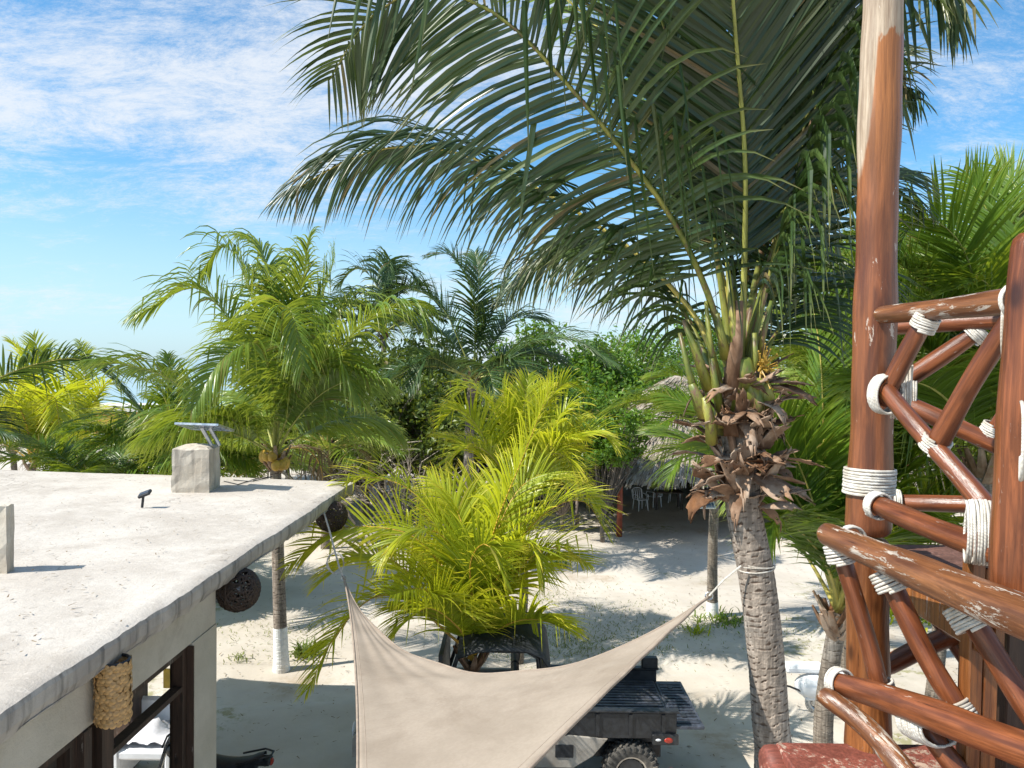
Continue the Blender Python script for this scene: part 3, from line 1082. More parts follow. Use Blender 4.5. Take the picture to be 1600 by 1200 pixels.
def frond(parent, ctrl, L=1.0, n=70, wd=0.04, mat='leaf_green', rib='rib_green', t0=0.22, a0=72, a1=28, droop=0.5,
          vee=22, snap=0.1, twist=0.0, nseg=4, pr=0.03, wind=(0, 0, 0), drop=0.03, out=None, jit=1.0, lbase=0.62, snap_up=0.0):
    K = 48
    n = int(n * DENSE)
    C, length = catmull(ctrl, K)
    Tn = unit(np.gradient(C, axis=0))
    if out is None:
        oh = C[-1] - C[0]; oh = np.array([oh[0], oh[1], 0.0])
        if np.linalg.norm(oh) < 0.15 * length:
            oh = oh + np.array([0.01, 0.02, 0])
    else:
        oh = np.array([out[0], out[1], 0.0])
    oh = unit(oh)
    S = unit(np.cross(oh, [0, 0, 1.0]))
    Nn = unit(np.cross(np.broadcast_to(S, Tn.shape), Tn))
    if twist:
        tw = np.linspace(0.3, 1, K)[:, None] * twist
        Sx = np.cross(Tn, Nn)
        Nn = Nn * np.cos(tw) + Sx * np.sin(tw)
    t = np.linspace(t0, 0.995, n)
    tt = np.repeat(t, 2) + rng.uniform(-.4, .4, 2 * n) * (1 - t0) / n
    tt = np.clip(tt, 0, 1)
    side = np.tile([1.0, -1.0], n)
    keep = rng.random(2 * n) > drop
    tt = tt[keep]; side = side[keep]
    m = len(tt)

    def at(A):
        x = tt * (K - 1)
        i = np.clip(x.astype(int), 0, K - 2)
        f = (x - i)[:, None]
        return A[i] * (1 - f) + A[i + 1] * f
    p = at(C); T = unit(at(Tn)); N = unit(at(Nn))
    Sd = np.cross(T, N) * -1.0
    x = np.clip((tt - t0) / (1 - t0), 0, 1)
    prof = np.where(x < 0.35, lbase + (1 - lbase) * np.sin(x / 0.35 * PI / 2), 1 - 0.72 * ((x - 0.35) / 0.65) ** 1.9)
    Ls = L * prof * rng.uniform(0.9, 1.08, m)
    ang = np.radians(a0 + (a1 - a0) * x ** 1.1 + rng.normal(0, 4 * jit, m))
    vv = np.radians(vee + rng.normal(0, 9 * jit, m))
    lat = Sd * side[:, None] * np.cos(vv)[:, None] + N * np.sin(vv)[:, None]
    d = T * np.cos(ang)[:, None] + lat * np.sin(ang)[:, None]
    dr = droop * rng.uniform(0.6, 1.4, m)
    sn = np.where(rng.random(m) < snap, rng.uniform(0.25, 0.6, m), 9.0)
    if snap_up:
        up = (d[:, 2] > 0.15) & (rng.random(m) < snap_up)
        sn = np.where(up, rng.uniform(0.12, 0.4, m), sn)
    wnd = np.array(wind, float)
    p = p - lat * pr * 0.5
    P_ = [p]
    D_ = []
    cur = p.copy()
    for j in range(nseg + 1):
        s = j / nseg
        g = (dr * (s ** 1.3) * 1.9)[:, None] * np.array([0, 0, -1.0]) + wnd[None, :] * s
        dj = unit(d + g)
        br = s >= sn
        if br.any():
            dj[br] = unit(dj[br] * 0.22 + np.array([0, 0, -1.0]) * (1.0 + rng.uniform(0, .3, br.sum()))[:, None])
        D_.append(dj)
        if j < nseg:
            cur = cur + dj * (Ls / nseg)[:, None]
            P_.append(cur)
    P_ = np.stack(P_, 1); D_ = np.stack(D_, 1)          # m, nseg+1, 3
    Wd = T[:, None, :] - D_ * (np.sum(T[:, None, :] * D_, -1, keepdims=True))
    Wd = unit(Wd)
    Nl = unit(np.cross(Wd, D_)) * side[:, None, None]
    tl = rng.normal(0.25, 0.16, m)[:, None, None]
    Wd = unit(Wd * np.cos(tl) + Nl * np.sin(tl))
    Nl = unit(np.cross(Wd, D_)) * side[:, None, None]
    sg = np.linspace(0, 1, nseg + 1)
    wp = np.interp(sg, [0, 0.12, 0.35, 0.7, 1.0], [0.45, 0.9, 1.0, 0.62, 0.03])
    ws = (wd * rng.uniform(0.8, 1.2, m) * np.interp(x, [0, .3, .8, 1], [.8, 1, .8, .5]))[:, None] * wp[None, :]
    A = P_ + Wd * ws[..., None] * 0.5
    B = P_ + Nl * ws[..., None] * 0.13
    Cc = P_ - Wd * ws[..., None] * 0.5
    V = np.stack([A, B, Cc], 2).reshape(-1, 3)
    ns = nseg + 1
    base = (np.arange(m) * ns * 3)[:, None, None]
    jj = (np.arange(nseg) * 3)[None, :, None]
    q1 = np.stack([jj + 0, jj + 3, jj + 4, jj + 1], -1).reshape(1, nseg, 4) + base
    q2 = np.stack([jj + 1, jj + 4, jj + 5, jj + 2], -1).reshape(1, nseg, 4) + base
    Q = np.concatenate([q1.reshape(-1, 4), q2.reshape(-1, 4)])
    tone = rng.random()
    u = np.clip(rng.random(m) * 0.5 + tone * 0.5, 0, 1)
    uv = np.stack([np.repeat(u, ns * 3), np.tile(np.repeat(sg, 3), m)], 1)
    o = mesh_np('frond', V, Q, M[mat], parent, uv=uv)
    # midrib
    rr = pr * np.interp(np.linspace(0, 1, K), [0, 0.08, 0.25, 1], [2.1, 1.25, 0.85, 0.12])
    mb = MB(); mb.tube([Vector(c) for c in C[::2]] + [Vector(C[-1])], list(rr[::2]) + [rr[-1]], 6, flat=0.8)
    rb = mb.build('midrib', M[rib], None, smooth=True)
    wl = world_loc(parent)
    for v in rb.data.vertices: v.co -= wl
    rb.parent = o
    return o, C


def trunk(parent, path, r0, r1, ns=28, ring=0.05, white=None, flare=1.35, mat='trunk', name='trunk', zoff=0):
    C, length = catmull([tuple(p) for p in path], 400)
    n = int(length / 0.0125)
    n = min(max(n, 40), 420)
    C, length = catmull([tuple(p) for p in path], n)
    s = np.linspace(0, length, n)
    # ring scars at uneven heights, each tilting a little
    starts = [0.0]
    while starts[-1] < length: starts.append(starts[-1] + ring * random.uniform(0.6, 1.45))
    starts = np.array(starts)
    Tn = unit(np.gradient(C, axis=0))
    a = np.linspace(0, 2 * PI, ns, endpoint=False)
    ref = np.array([1.0, 0, 0])
    V = np.zeros((n, ns, 3)); uvv = np.zeros((n, ns))
    wv = np.random.default_rng(int(length * 977)).random((len(starts) + 2, 3))
    for i in range(n):
        t = Tn[i]
        rf = unit(ref - t * np.dot(ref, t)); b = np.cross(t, rf)
        base_r = r0 + (r1 - r0) * (s[i] / length)
        base_r *= 1 + (flare - 1) * math.exp(-s[i] / 0.35)
        seff = s[i] + 0.012 * np.sin(a * 1 + 1.7 * np.sin(s[i] * 1.3)) + 0.009 * np.sin(2 * a + s[i] * 2) + 0.007 * np.sin(5 * a + s[i] * 9)
        k = np.clip(np.searchsorted(starts, seff) - 1, 0, len(starts) - 2)
        f = (seff - starts[k]) / (starts[k + 1] - starts[k])
        amp = 0.02 * (0.2 + wv[k, 0])
        bulge = (f ** 2) * amp - 0.045 * np.exp(-(f / 0.10) ** 2) * (.3 + 1.2 * wv[k, 1])
        rr = base_r * (1 + bulge + 0.012 * np.sin(3 * a + s[i]) + rng.normal(0, .004, ns))
        V[i] = C[i] + (rf[None] * np.cos(a)[:, None] + b[None] * np.sin(a)[:, None]) * rr[:, None]
        uvv[i] = np.clip(f * 5.0 * (.75 + .55 * np.sin(7 * a + k * 2.1) * np.sin(3 * a + k * 1.3)) * (.7 + .6 * rng.random(ns)), 0, 1)
    i, j = np.meshgrid(np.arange(n - 1), np.arange(ns), indexing='ij')
    Q = np.stack([i * ns + j, i * ns + (j + 1) % ns, (i + 1) * ns + (j + 1) % ns, (i + 1) * ns + j], -1).reshape(-1, 4)
    uv = np.stack([uvv.ravel(), np.repeat(s / length, ns)], 1)
    o = mesh_np(name, V.reshape(-1, 3), Q, M[mat], parent, uv=uv, smooth=False)
    if white:
        k = int(n * white)
        Vw = V[:k].copy()
        ctr = C[:k][:, None, :]
        Vw = ctr + (Vw - ctr) * 1.03
        jit = 1 + 0 * Vw
        Q2 = Q[:(k - 1) * ns]
        uv2 = uv[:k * ns]
        w_ = mesh_np('whitewashed_base', Vw.reshape(-1, 3), Q2, M['whitewash'], parent, uv=uv2)
    return o


def auto_frond(c, az, el, ln, sag, k=5):
    """an arching midrib that leaves the crown at elevation el (degrees) and sags under its weight"""
    pts = [Vector(c)]
    e = math.radians(el)
    h = Vector((math.cos(az), math.sin(az), 0))
    for i in range(k):
        s = ln / k
        pts.append(pts[-1] + (h * math.cos(e) + Vector((0, 0, math.sin(e)))) * s)
        e -= sag / k * (0.6 + 0.8 * i / k)
    return pts


def palm(label, crown, base, fr, filler=8, L=0.8, n=50, wd=0.045, mat='leaf_green', rib='rib_green', flen=3.0, r=0.13,
         white=None, group='coconut palms round the yard', nseg=4, elr=(5, 80), droop=.55, trk=True, seed=0, wind=(0, 0, 0), azr=(0, 2 * PI), boots=6, snap=.08, cat='palm tree', a0=66, pr=0.024, dead=1, trunk_mat_='trunk_far', LM=1.22, WM=1.0, tw=.5, jit=.6):
    random.seed(seed + 100)
    L *= LM; wd *= WM; n = int(n * 1.4)
    crown = Vector(crown); base = Vector(base)
    t = empty('coconut_palm', base)
    tag(t, label, cat, group)
    if trk:
        mid = base.lerp(crown, .5) + Vector((random.uniform(-.12, .12), random.uniform(-.12, .12), 0))
        trunk(t, [base - Vector((0, 0, .15)), mid, crown - Vector((0, 0, .05))], r, r * .8, ns=24, ring=.075, white=white, mat=trunk_mat_)
    for f in fr:
        ctrl = [crown + Vector((random.uniform(-.05, .05), random.uniform(-.05, .05), random.uniform(0, .1)))] + [P(*q) for q in f]
        frond(t, ctrl, L * random.uniform(.85, 1.1), n, wd, mat, rib, droop=droop * random.uniform(.7, 1.3), nseg=nseg, pr=pr, wind=wind, snap=snap, a0=a0 + random.uniform(-6, 4), drop=random.choice((.02, .05, .12)), twist=random.uniform(-tw, tw), jit=jit)
    for k in range(filler):
        az = azr[0] + (azr[1] - azr[0]) * (k + random.uniform(.2, .8)) / filler
        el = random.uniform(*elr)
        mt = mat
        if mat == 'leaf_yellow' and el < 45: mt = 'leaf_bright'
        frond(t, auto_frond(crown, az, el, flen * random.uniform(.8, 1.1), random.uniform(1.0, 1.9)), L, n, wd, mt, rib, droop=droop, nseg=nseg, pr=pr, wind=wind, snap=snap, a0=a0, twist=random.uniform(-tw, tw), jit=jit)
    for k in range(dead):
        az = random.uniform(0, 2 * PI)
        frond(t, auto_frond(crown, az, random.uniform(0, 25), flen * .7, 2.6), L * .6, n // 2, wd * .8, 'leaf_dead', 'rib_orange', droop=1.6, nseg=nseg, pr=pr, snap=.4, a0=a0, drop=.3)
    # fibrous stubs of old leaf bases
    for k in range(boots):
        az = 2 * PI * k / boots + random.uniform(-.3, .3)
        h = Vector((math.cos(az), math.sin(az), 0))
        p0 = crown + h * r * .6 - Vector((0, 0, random.uniform(.1, .35)))
        mb = MB().tube([p0, p0 + h * .12 + Vector((0, 0, .15)), p0 + h * .22 + Vector((0, 0, .34))], [.07, .055, .03], 6, flat=.5)
        mb.build('leaf_stub', M['sheath'], t)
    return t


TW2, TW3, TW4 = 1.15, .5, .8


def hero_palm():
    random.seed(11)
    base = G(1212, 1560)                                   # foot of the trunk, hidden by the red beam
    base = Vector((2.02, 5.9, 0))
    t = empty('coconut_palm', base)
    tag(t, 'big coconut palm standing in front with ringed trunk and shaggy brown collar of dead sheaths', 'palm tree', 'coconut palms round the yard')
    D = 6.0
    pth = [base - Vector((0, 0, .1)), P(1206, 1240, D), P(1203, 1120, D), P(1195, 1010, D), P(1182, 900, D), P(1163, 800, D), P(1158, 720, D), P(1156, 640, D)]
    trunk(t, pth, 0.155, 0.135, ns=64, ring=0.052, flare=1.3)
    heart = P(1152, 610, D)
    FR = [
        # pixels and distance of points along each midrib, leaflet length, twist, extra
        (dict(pts=[(1158, 560, 5.98), (1163, 420, 5.85), (1164, 250, 5.6), (1150, 60, 5.2), (1135, -140, 4.7), (1120, -330, 4.0)], L=1.42, n=128, snap=.02, droop=.06, a0=52, a1=32, vee=8, wd=.05, t0=.27, jit=.6, out=(-.1, -1), rib='rib_green', pr=.034)),
        (dict(pts=[(1140, 590, 5.95), (1110, 470, 5.8), (1055, 350, 5.6), (980, 245, 5.45), (885, 130, 5.3), (780, 25, 5.2), (665, -15, 5.15), (575, 30, 5.2), (515, 125, 5.3)], L=1.35, n=100, snap=.02, droop=.55, a0=84, a1=36, vee=0, wd=.046, t0=.24, jit=.6, twist=TW2, snap_up=.6, out=(-1, -.25))),
        (dict(pts=[(1125, 600, 6.05), (1090, 500, 6.15), (1010, 410, 6.25), (930, 350, 6.35), (850, 300, 6.45), (760, 255, 6.55), (660, 229, 6.65), (560, 243, 6.75), (455, 300, 6.85)], L=1.38, n=104, snap=.03, droop=1.15, a0=58, a1=20, vee=0, wd=.038, t0=.2, jit=.6, twist=TW3, rib='rib_yellow', pr=.03, out=(-1, .15))),
        (dict(pts=[(1150, 560, 6.15), (1120, 400, 6.45), (1060, 240, 6.8), (985, 110, 7.1), (905, 15, 7.35), (800, -50, 7.5), (680, -60, 7.6)], L=1.1, n=96, snap=.08, droop=.35, a0=60, a1=28, vee=10, wd=.036, twist=TW4, rib='rib_yellow', out=(-1, .6), mat='leaf_green')),
        (dict(pts=[(1170, 570, 5.95), (1205, 420, 5.85), (1265, 200, 5.7), (1330, 40, 5.5), (1390, -35, 5.35), (1440, -40, 5.2), (1490, 0, 5.1)], L=1.45, n=84, snap=.45, droop=1.5, a0=66, a1=30, vee=-10, wd=.055, out=(1, -.3))),
        (dict(pts=[(1172, 575, 6.1), (1215, 450, 6.4), (1265, 350, 6.8), (1320, 290, 7.2), (1380, 280, 7.5), (1440, 330, 7.8)], L=1.0, n=84, snap=.2, droop=.75, vee=8, wd=.042, out=(1, .6))),
        (dict(pts=[(1165, 560, 6.0), (1225, 320, 5.9), (1275, 130, 5.7), (1320, -30, 5.4), (1360, -170, 5.1)], L=1.15, n=84, snap=.2, droop=.35, t0=.3, vee=8, wd=.045, out=(.3, -1))),
        (dict(pts=[(1162, 540, 6.12), (1200, 340, 6.05), (1232, 130, 5.8), (1250, -70, 5.4), (1250, -230, 4.9)], L=1.3, n=112, snap=.03, droop=.12, a0=54, a1=32, vee=8, wd=.046, t0=.3, jit=.6, out=(.15, -1))),
        (dict(pts=[(1140, 545, 6.15), (1112, 350, 6.2), (1075, 170, 6.2), (1030, 20, 6.0), (980, -110, 5.7)], L=1.2, n=104, snap=.05, droop=.2, a0=56, a1=30, vee=6, wd=.042, t0=.3, jit=.6, out=(-.5, -1), twist=.4)),
        (dict(pts=[(1158, 540, 6.15), (1175, 330, 6.6), (1210, 120, 7.0), (1250, -60, 7.3), (1290, -220, 7.6)], L=1.1, n=80, snap=.1, droop=.4, out=(.4, 1))),
        (dict(pts=[(1120, 610, 6.1), (1070, 490, 6.4), (1000, 410, 6.8), (930, 380, 7.1), (860, 400, 7.4), (800, 450, 7.6)], L=1.15, n=90, snap=.06, droop=1.1, vee=2, wd=.038, out=(-1, .7))),
        (dict(pts=[(1180, 590, 6.1), (1225, 500, 6.5), (1275, 440, 6.9), (1330, 430, 7.3), (1390, 470, 7.6)], L=0.95, n=74, snap=.15, droop=.85, vee=4, wd=.04, out=(1, 1))),
        (dict(pts=[(1152, 560, 6.1), (1140, 380, 6.8), (1100, 220, 7.6), (1040, 120, 8.3), (960, 90, 8.9)], L=1.0, n=80, snap=.1, droop=.5, out=(-.4, 1))),
        (dict(pts=[(1160, 560, 6.05), (1195, 380, 6.2), (1240, 230, 6.3), (1300, 130, 6.4), (1370, 100, 6.4), (1430, 150, 6.3)], L=1.05, n=84, snap=.3, droop=.8, vee=4, wd=.045, out=(1, .1))),
    ]
    for f in FR:
        f = dict(f); pts = f.pop('pts')
        f.setdefault('wd', .042); f.setdefault('rib', 'petiole'); f.setdefault('pr', .034)
        ctrl = [P(pts[0][0], pts[0][1] + 70, D)] + [P(*q) for q in pts]
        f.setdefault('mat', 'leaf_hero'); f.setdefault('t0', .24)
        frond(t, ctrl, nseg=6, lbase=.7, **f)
    # pale sheaths and closed spear in the middle of the crown
    for (x0, y0, x1, y1, r0_, r1_, mt) in ((1092, 640, 1062, 520, .05, .022, 'petiole'), (1112, 690, 1100, 620, .07, .045, 'petiole'), (1182, 660, 1178, 600, .08, .05, 'petiole'), (1125, 640, 1112, 560, .055, .03, 'petiole'), (1170, 600, 1178, 520, .05, .03, 'petiole'), (1150, 640, 1136, 410, .085, .02, 'petiole'), (1140, 620, 1155, 470, .10, .045, 'sheath'), (1108, 610, 1068, 500, .06, .02, 'petiole'), (1118, 600, 1103, 470, .05, .02, 'petiole'), (1178, 640, 1183, 590, .085, .06, 'petiole'),
                                        (1160, 610, 1160, 560, .10, .06, 'petiole'), (1185, 560, 1205, 470, .04, .018, 'petiole'), (1100, 650, 1080, 600, .06, .03, 'petiole'), (1135, 560, 1120, 490, .05, .02, 'petiole'), (1195, 640, 1192, 600, .075, .05, 'petiole')):
        a = P(x0, y0, D - .12); b = P(x1, y1, D - .2)
        mid = a.lerp(b, .5) + Vector((random.uniform(-.02, .02), -.03, 0))
        MB().tube([a, mid, b], [r0_, (r0_ + r1_) / 2, r1_], 10, flat=.7).build('petiole', M[mt], t, smooth=True)
    # collar of torn dead sheaths
    random.seed(5)
    spots = []
    for k in range(105):
        zz = random.uniform(0, 1)
        py = 600 + 190 * zz
        az = random.uniform(0, 2 * PI) if k > 30 else random.uniform(PI * 1.02, PI * 1.98)
        spots.append((py, az))
    for k, (py, az) in enumerate(spots):
        c = P(1157, py - 5, D)
        h = Vector((math.cos(az), math.sin(az), 0)); sd = Vector((-h.y, h.x, 0))
        ln = random.uniform(.16, .36); wdt = random.uniform(.08, .2)
        nu, nv = 9, 7
        V = []; F = []
        el = math.radians(random.uniform(-30, 72)); curl = random.uniform(-2.2, .3)
        ph = random.uniform(0, 6)
        p = c + h * random.uniform(.12, .24)
        cup = random.uniform(-.5, .5)
        tws = random.uniform(-.9, .9)
        for i in range(nu + 1):
            s_ = i / nu
            e = el + curl * (s_ ** 2) * .6
            dirv = h * math.cos(e) + Vector((0, 0, math.sin(e)))
            nrm = h * -math.sin(e) + Vector((0, 0, math.cos(e)))
            if i: p = p + dirv * ln / nu
            ww = wdt * (1.0 - .55 * s_ ** 2.2) * (1 + .16 * math.sin(ph + s_ * 7)) * (1 if i < nu else .45)
            sd2 = sd * math.cos(tws * s_) + nrm * math.sin(tws * s_)
            for j in range(nv + 1):
                q = j / nv * 2 - 1
                rag = random.uniform(-.03, .04) if i == nu else (random.uniform(-.012, .012) if j in (0, nv) else 0)
                V.append(p + sd2 * q * ww * .5 + nrm * (cup * q * q * ww * .45 + random.uniform(-.005, .005)) + dirv * (rag + (.05 * math.sin(ph * 3 + q * 5) if i == nu else 0)))
        for i in range(nu):
            for j in range(nv):
                if i >= nu - 3 and random.random() < .16: continue
                a = i * (nv + 1) + j
                F.append((a, a + 1, a + nv + 2, a + nv + 1))
        mb = MB(); mb.add(V, F)
        o = mb.build('dead_sheath', M['sheath'], t, smooth=True)
        so_ = o.modifiers.new('s', 'SOLIDIFY'); so_.thickness = .007
    # stout boots between them
    for k in range(16):
        az = random.uniform(PI, 2 * PI) if k < 10 else random.uniform(0, PI)
        h = Vector((math.cos(az), math.sin(az), 0))
        c = P(1157, 590 + 190 * (k % 8) / 8 + random.uniform(-10, 10), D) + h * .09
        MB().tube([c - Vector((0, 0, .08)), c + h * .06 + Vector((0, 0, .06)), c + h * .12 + Vector((0, 0, .2))], [.06, .055, .03], 8, flat=.55, rough=.12).build('leaf_stub', M['sheath'], t)
    # dry flower stalk with small orange buds
    a = P(1185, 580, D - .2)
    MB().tube([a, a + Vector((.05, -.03, .1))], .012, 6).build('flower_stalk', M['rib_orange'], t)
    fb = MB()
    for k in range(60):
        p = a + Vector((random.gauss(.05, .04), random.gauss(-.03, .03), random.gauss(.05, .07)))
        fb.tube([a + Vector((.02, 0, .02)), p], .003, 4)
        fb.ball(p, .008, 5, 4)
    tag(fb.build('flower_cluster', M['coconut'], t), kind='stuff')
    # white cord wound round the trunk where the sail is tied
    c = P(1181, 884, D)
    pts = []
    for k in range(60):
        a_ = k / 60 * 2 * PI * 3
        pts.append(c + Vector((math.cos(a_) * .146, math.sin(a_) * .146, -.03 + .06 * k / 60 + .012 * math.sin(a_ * 1.3))))
    tag(MB().tube(pts, .005, 6).build('cord', M['rope']), 'white cord wound round the big palm trunk to hold the sail corner', 'rope')


hero_palm()

GP = 'coconut palms round the yard'
# green palm cluster on the left, behind the roof
g0 = G(440, 1046)
c = P(430, 712, g0.y)
KD = g0.y / 19.5
pm = palm('tall bushy green palm behind the roof with orange coconuts and a whitewashed trunk foot', c, (g0.x, g0.y, 0), [[(q[0], q[1], q[2] * KD) for q in f_] for f_ in [
    [(405, 600, 19.3), (360, 505, 19), (305, 450, 18.6), (215, 492, 18.2)],
    [(412, 560, 19.5), (385, 440, 19.5), (350, 385, 19.5), (310, 430, 19.6)],
    [(425, 560, 19.6), (425, 450, 19.8), (405, 385, 20), (372, 368, 20.2)],
    [(440, 560, 19.5), (470, 450, 19.5), (478, 400, 19.4), (482, 375, 19.2)],
    [(455, 560, 19.7), (495, 480, 20), (515, 430, 20.2), (523, 400, 20.4)],
    [(470, 640, 19.2), (520, 560, 18.8), (575, 500, 18.5), (640, 475, 18.2), (668, 520, 18)],
    [(395, 690, 19.2), (345, 650, 18.8), (270, 595, 18.3), (200, 570, 18), (135, 568, 17.6)],
    [(428, 620, 18.8), (415, 560, 18), (392, 535, 17.3), (340, 570, 16.6), (300, 640, 16.2)],
    [(440, 610, 18.8), (440, 520, 18), (445, 480, 17.3), (460, 500, 16.6), (475, 580, 16.2)],
    [(455, 640, 18.9), (490, 580, 18.2), (525, 560, 17.7), (560, 620, 17.3)],
    [(400, 680, 19), (350, 650, 18), (300, 660, 17.2), (280, 720, 16.8)],
    [(450, 600, 20), (540, 480, 20.5), (600, 490, 21)],
    [(435, 560, 20), (440, 460, 20.8), (430, 420, 21.5), (400, 430, 22)],
]], filler=5, L=1.12, n=62, wd=.052, flen=3.1, seed=1, nseg=6, droop=1.0, r=.13, white=.24, trunk_mat_='trunk', elr=(20, 70), pr=.022, boots=12)
for k in range(14):
    a_ = k * 2.4
    q = c + Vector((math.cos(a_) * .2, math.sin(a_) * .2 - .04, -.16 + .22 * ((k * 7) % 5) / 5))
    MB().ball(q, .095, 10, 8, (1, 1, 1.15)).build('coconut', M['coconut'], pm, smooth=True)

c = P(50, 722, 21)
palm('small yellowish palm behind the roof at the far left', c, (c.x, c.y, 0), [
    [(48, 640, 21), (42, 570, 21.2), (20, 535, 21.4)], [(55, 640, 20.8), (60, 560, 21), (52, 525, 21.2)],
    [(35, 650, 20.8), (0, 590, 20.6), (-40, 570, 20.4)], [(65, 650, 20.8), (100, 610, 20.5), (135, 660, 20.2)],
    [(40, 660, 20), (15, 620, 19.4), (-20, 650, 19)], [(62, 660, 20.2), (85, 620, 19.6), (95, 690, 19)]],
    filler=9, L=.9, n=44, wd=.06, mat='leaf_yellow', rib='rib_orange', flen=2.9, seed=2, elr=(35, 80), droop=.4)
c = P(130, 715, 24)
palm('faint yellow palm with one tuft showing above the dark arching frond', c, (c.x, c.y, 0), [
    [(132, 640, 24), (132, 570, 24.2), (125, 535, 24.4)], [(125, 640, 24), (100, 570, 24.2), (85, 560, 24.4)], [(140, 650, 24), (165, 600, 24), (190, 610, 24)]],
    filler=6, L=.8, n=36, wd=.06, mat='leaf_yellow', rib='rib_orange', flen=2.6, seed=3, elr=(20, 70))
c = P(-170, 740, 17)
palm('palm beyond the left border whose long dark frond arches in over the roof', c, (c.x, c.y, 0), [
    [(-110, 660, 17), (-20, 600, 17), (60, 568, 17), (140, 566, 17), (220, 640, 17)],
    [(-130, 700, 17), (-60, 660, 16.6), (20, 680, 16.3)]],
    filler=6, L=1.2, n=76, wd=.055, flen=3.6, seed=4, nseg=5, mat='leaf_blue', rib='rib_yellow', azr=(1.8, 4.4), dead=0)
c = P(262, 752, 19)
palm('low yellow green palm spreading behind the concrete stub', c, (c.x, c.y, 0), [
    [(240, 690, 18.8), (190, 655, 18.5), (120, 670, 18.2), (85, 730, 18)], [(245, 700, 18.6), (200, 690, 18), (150, 700, 17.6), (105, 745, 17.4)],
    [(270, 680, 18.8), (250, 610, 18.9), (200, 585, 19)], [(290, 690, 18.8), (330, 640, 18.6), (390, 670, 18.4)], [(285, 700, 18.2), (320, 680, 17.8), (370, 730, 17.6)],
    [(262, 680, 19), (270, 600, 19.3), (262, 555, 19.6)], [(250, 680, 18.6), (215, 640, 18), (180, 690, 17.4)], [(300, 710, 18.5), (350, 690, 18.2), (400, 735, 18)]],
    filler=10, L=.9, n=44, wd=.058, mat='leaf_bright', rib='rib_yellow', flen=3.1, seed=5, elr=(15, 65))
c = P(205, 735, 26)
palm('mid green palm filling the gap left of the tall bushy palm', c, (c.x, c.y, 0), [], filler=14, L=.95, n=44, wd=.07, mat='leaf_bright', flen=3.4, seed=6, elr=(10, 70))

for (px_, py_, d_, lb, sd_, mt_, ex) in (
        (150, 765, 18, 'spreading low palm right behind the roof edge, left of the spotlight', 32, 'leaf_bright', (5, 55)),
        (345, 765, 18.5, 'low green palm behind the roof between stub and tall bushy palm', 33, 'leaf_green', (5, 60)),
        (510, 700, 24, 'dark green palm right of the tall bushy palm, over the thicket', 34, 'leaf_green', (10, 70)),
        (20, 700, 30, 'olive palm far back at the left near the sea', 35, 'leaf_green', (5, 70)),
        (330, 690, 27, 'dull green palm behind the tall bushy palm', 36, 'leaf_green', (5, 70))):
    c = P(px_, py_, d_)
    palm(lb, c, (c.x, c.y, 0), [], filler=11, L=.95, n=42, wd=.065, mat=mt_, rib='rib_yellow', flen=2.7, seed=sd_, elr=ex)

# dark palms in the middle distance
c = P(600, 520, 33)
palm('distant dark wind swept palm above the thicket', c, (c.x, c.y, 0), [
    [(590, 450, 33), (560, 420, 33), (525, 445, 33)], [(600, 450, 33), (600, 412, 33), (570, 408, 33)], [(608, 450, 33), (630, 420, 33), (655, 440, 33)],
    [(600, 440, 32.5), (610, 405, 32), (600, 440, 31.5)], [(615, 470, 33), (650, 450, 33), (690, 480, 33)], [(590, 470, 33), (550, 460, 33), (520, 500, 33)]],
    filler=8, L=1.2, n=40, wd=.09, mat='leaf_blue', flen=3.4, seed=7, elr=(10, 70), pr=.04)
c = P(738, 592, 22)
palm('slender dark green palm with upright fronds rising behind the yellow palms', c, (c.x, c.y, 0), [
    [(742, 520, 22), (735, 450, 22), (705, 400, 22), (672, 400, 22)], [(745, 500, 22), (748, 430, 22), (742, 395, 22.4)], [(755, 520, 22), (785, 460, 22), (800, 415, 22)],
    [(715, 560, 21.8), (665, 522, 21.5), (620, 500, 21.3), (570, 530, 21.2)], [(765, 570, 21.8), (820, 540, 21.5), (890, 530, 21.3), (960, 565, 21.2)],
    [(760, 550, 22.2), (800, 500, 22.6), (850, 500, 23)], [(720, 540, 22), (690, 480, 22), (640, 450, 22), (600, 470, 22)], [(715, 580, 21.2), (670, 560, 20.6), (640, 610, 20.2)],
    [(765, 580, 21.2), (800, 560, 20.6), (840, 610, 20.2)]],
    filler=7, L=1.05, n=56, wd=.055, mat='leaf_blue', flen=3.4, seed=8, elr=(0, 60), r=.16, nseg=4)
c = P(1122, 700, 17.6)
b0 = G(1113, 962)
palm('slim palm with white painted foot behind the big trunk, solar lamp beside it', c, (b0.x, b0.y, 0), [
    [(1090, 660, 17.4), (1050, 635, 17.2), (1000, 625, 17), (950, 640, 16.8)], [(1095, 670, 17), (1060, 650, 16.6), (1020, 670, 16.3)], [(1100, 700, 16.9), (1072, 705, 16.4), (1045, 745, 16.1)], [(1110, 640, 17.8), (1070, 590, 18), (1020, 590, 18.2)], [(1150, 650, 17.6), (1200, 620, 17.6), (1250, 640, 17.6)]],
    filler=7, L=.95, n=52, wd=.05, mat='leaf_bright', rib='rib_yellow', flen=2.3, seed=9, elr=(45, 80), r=.125, white=.13, nseg=4)

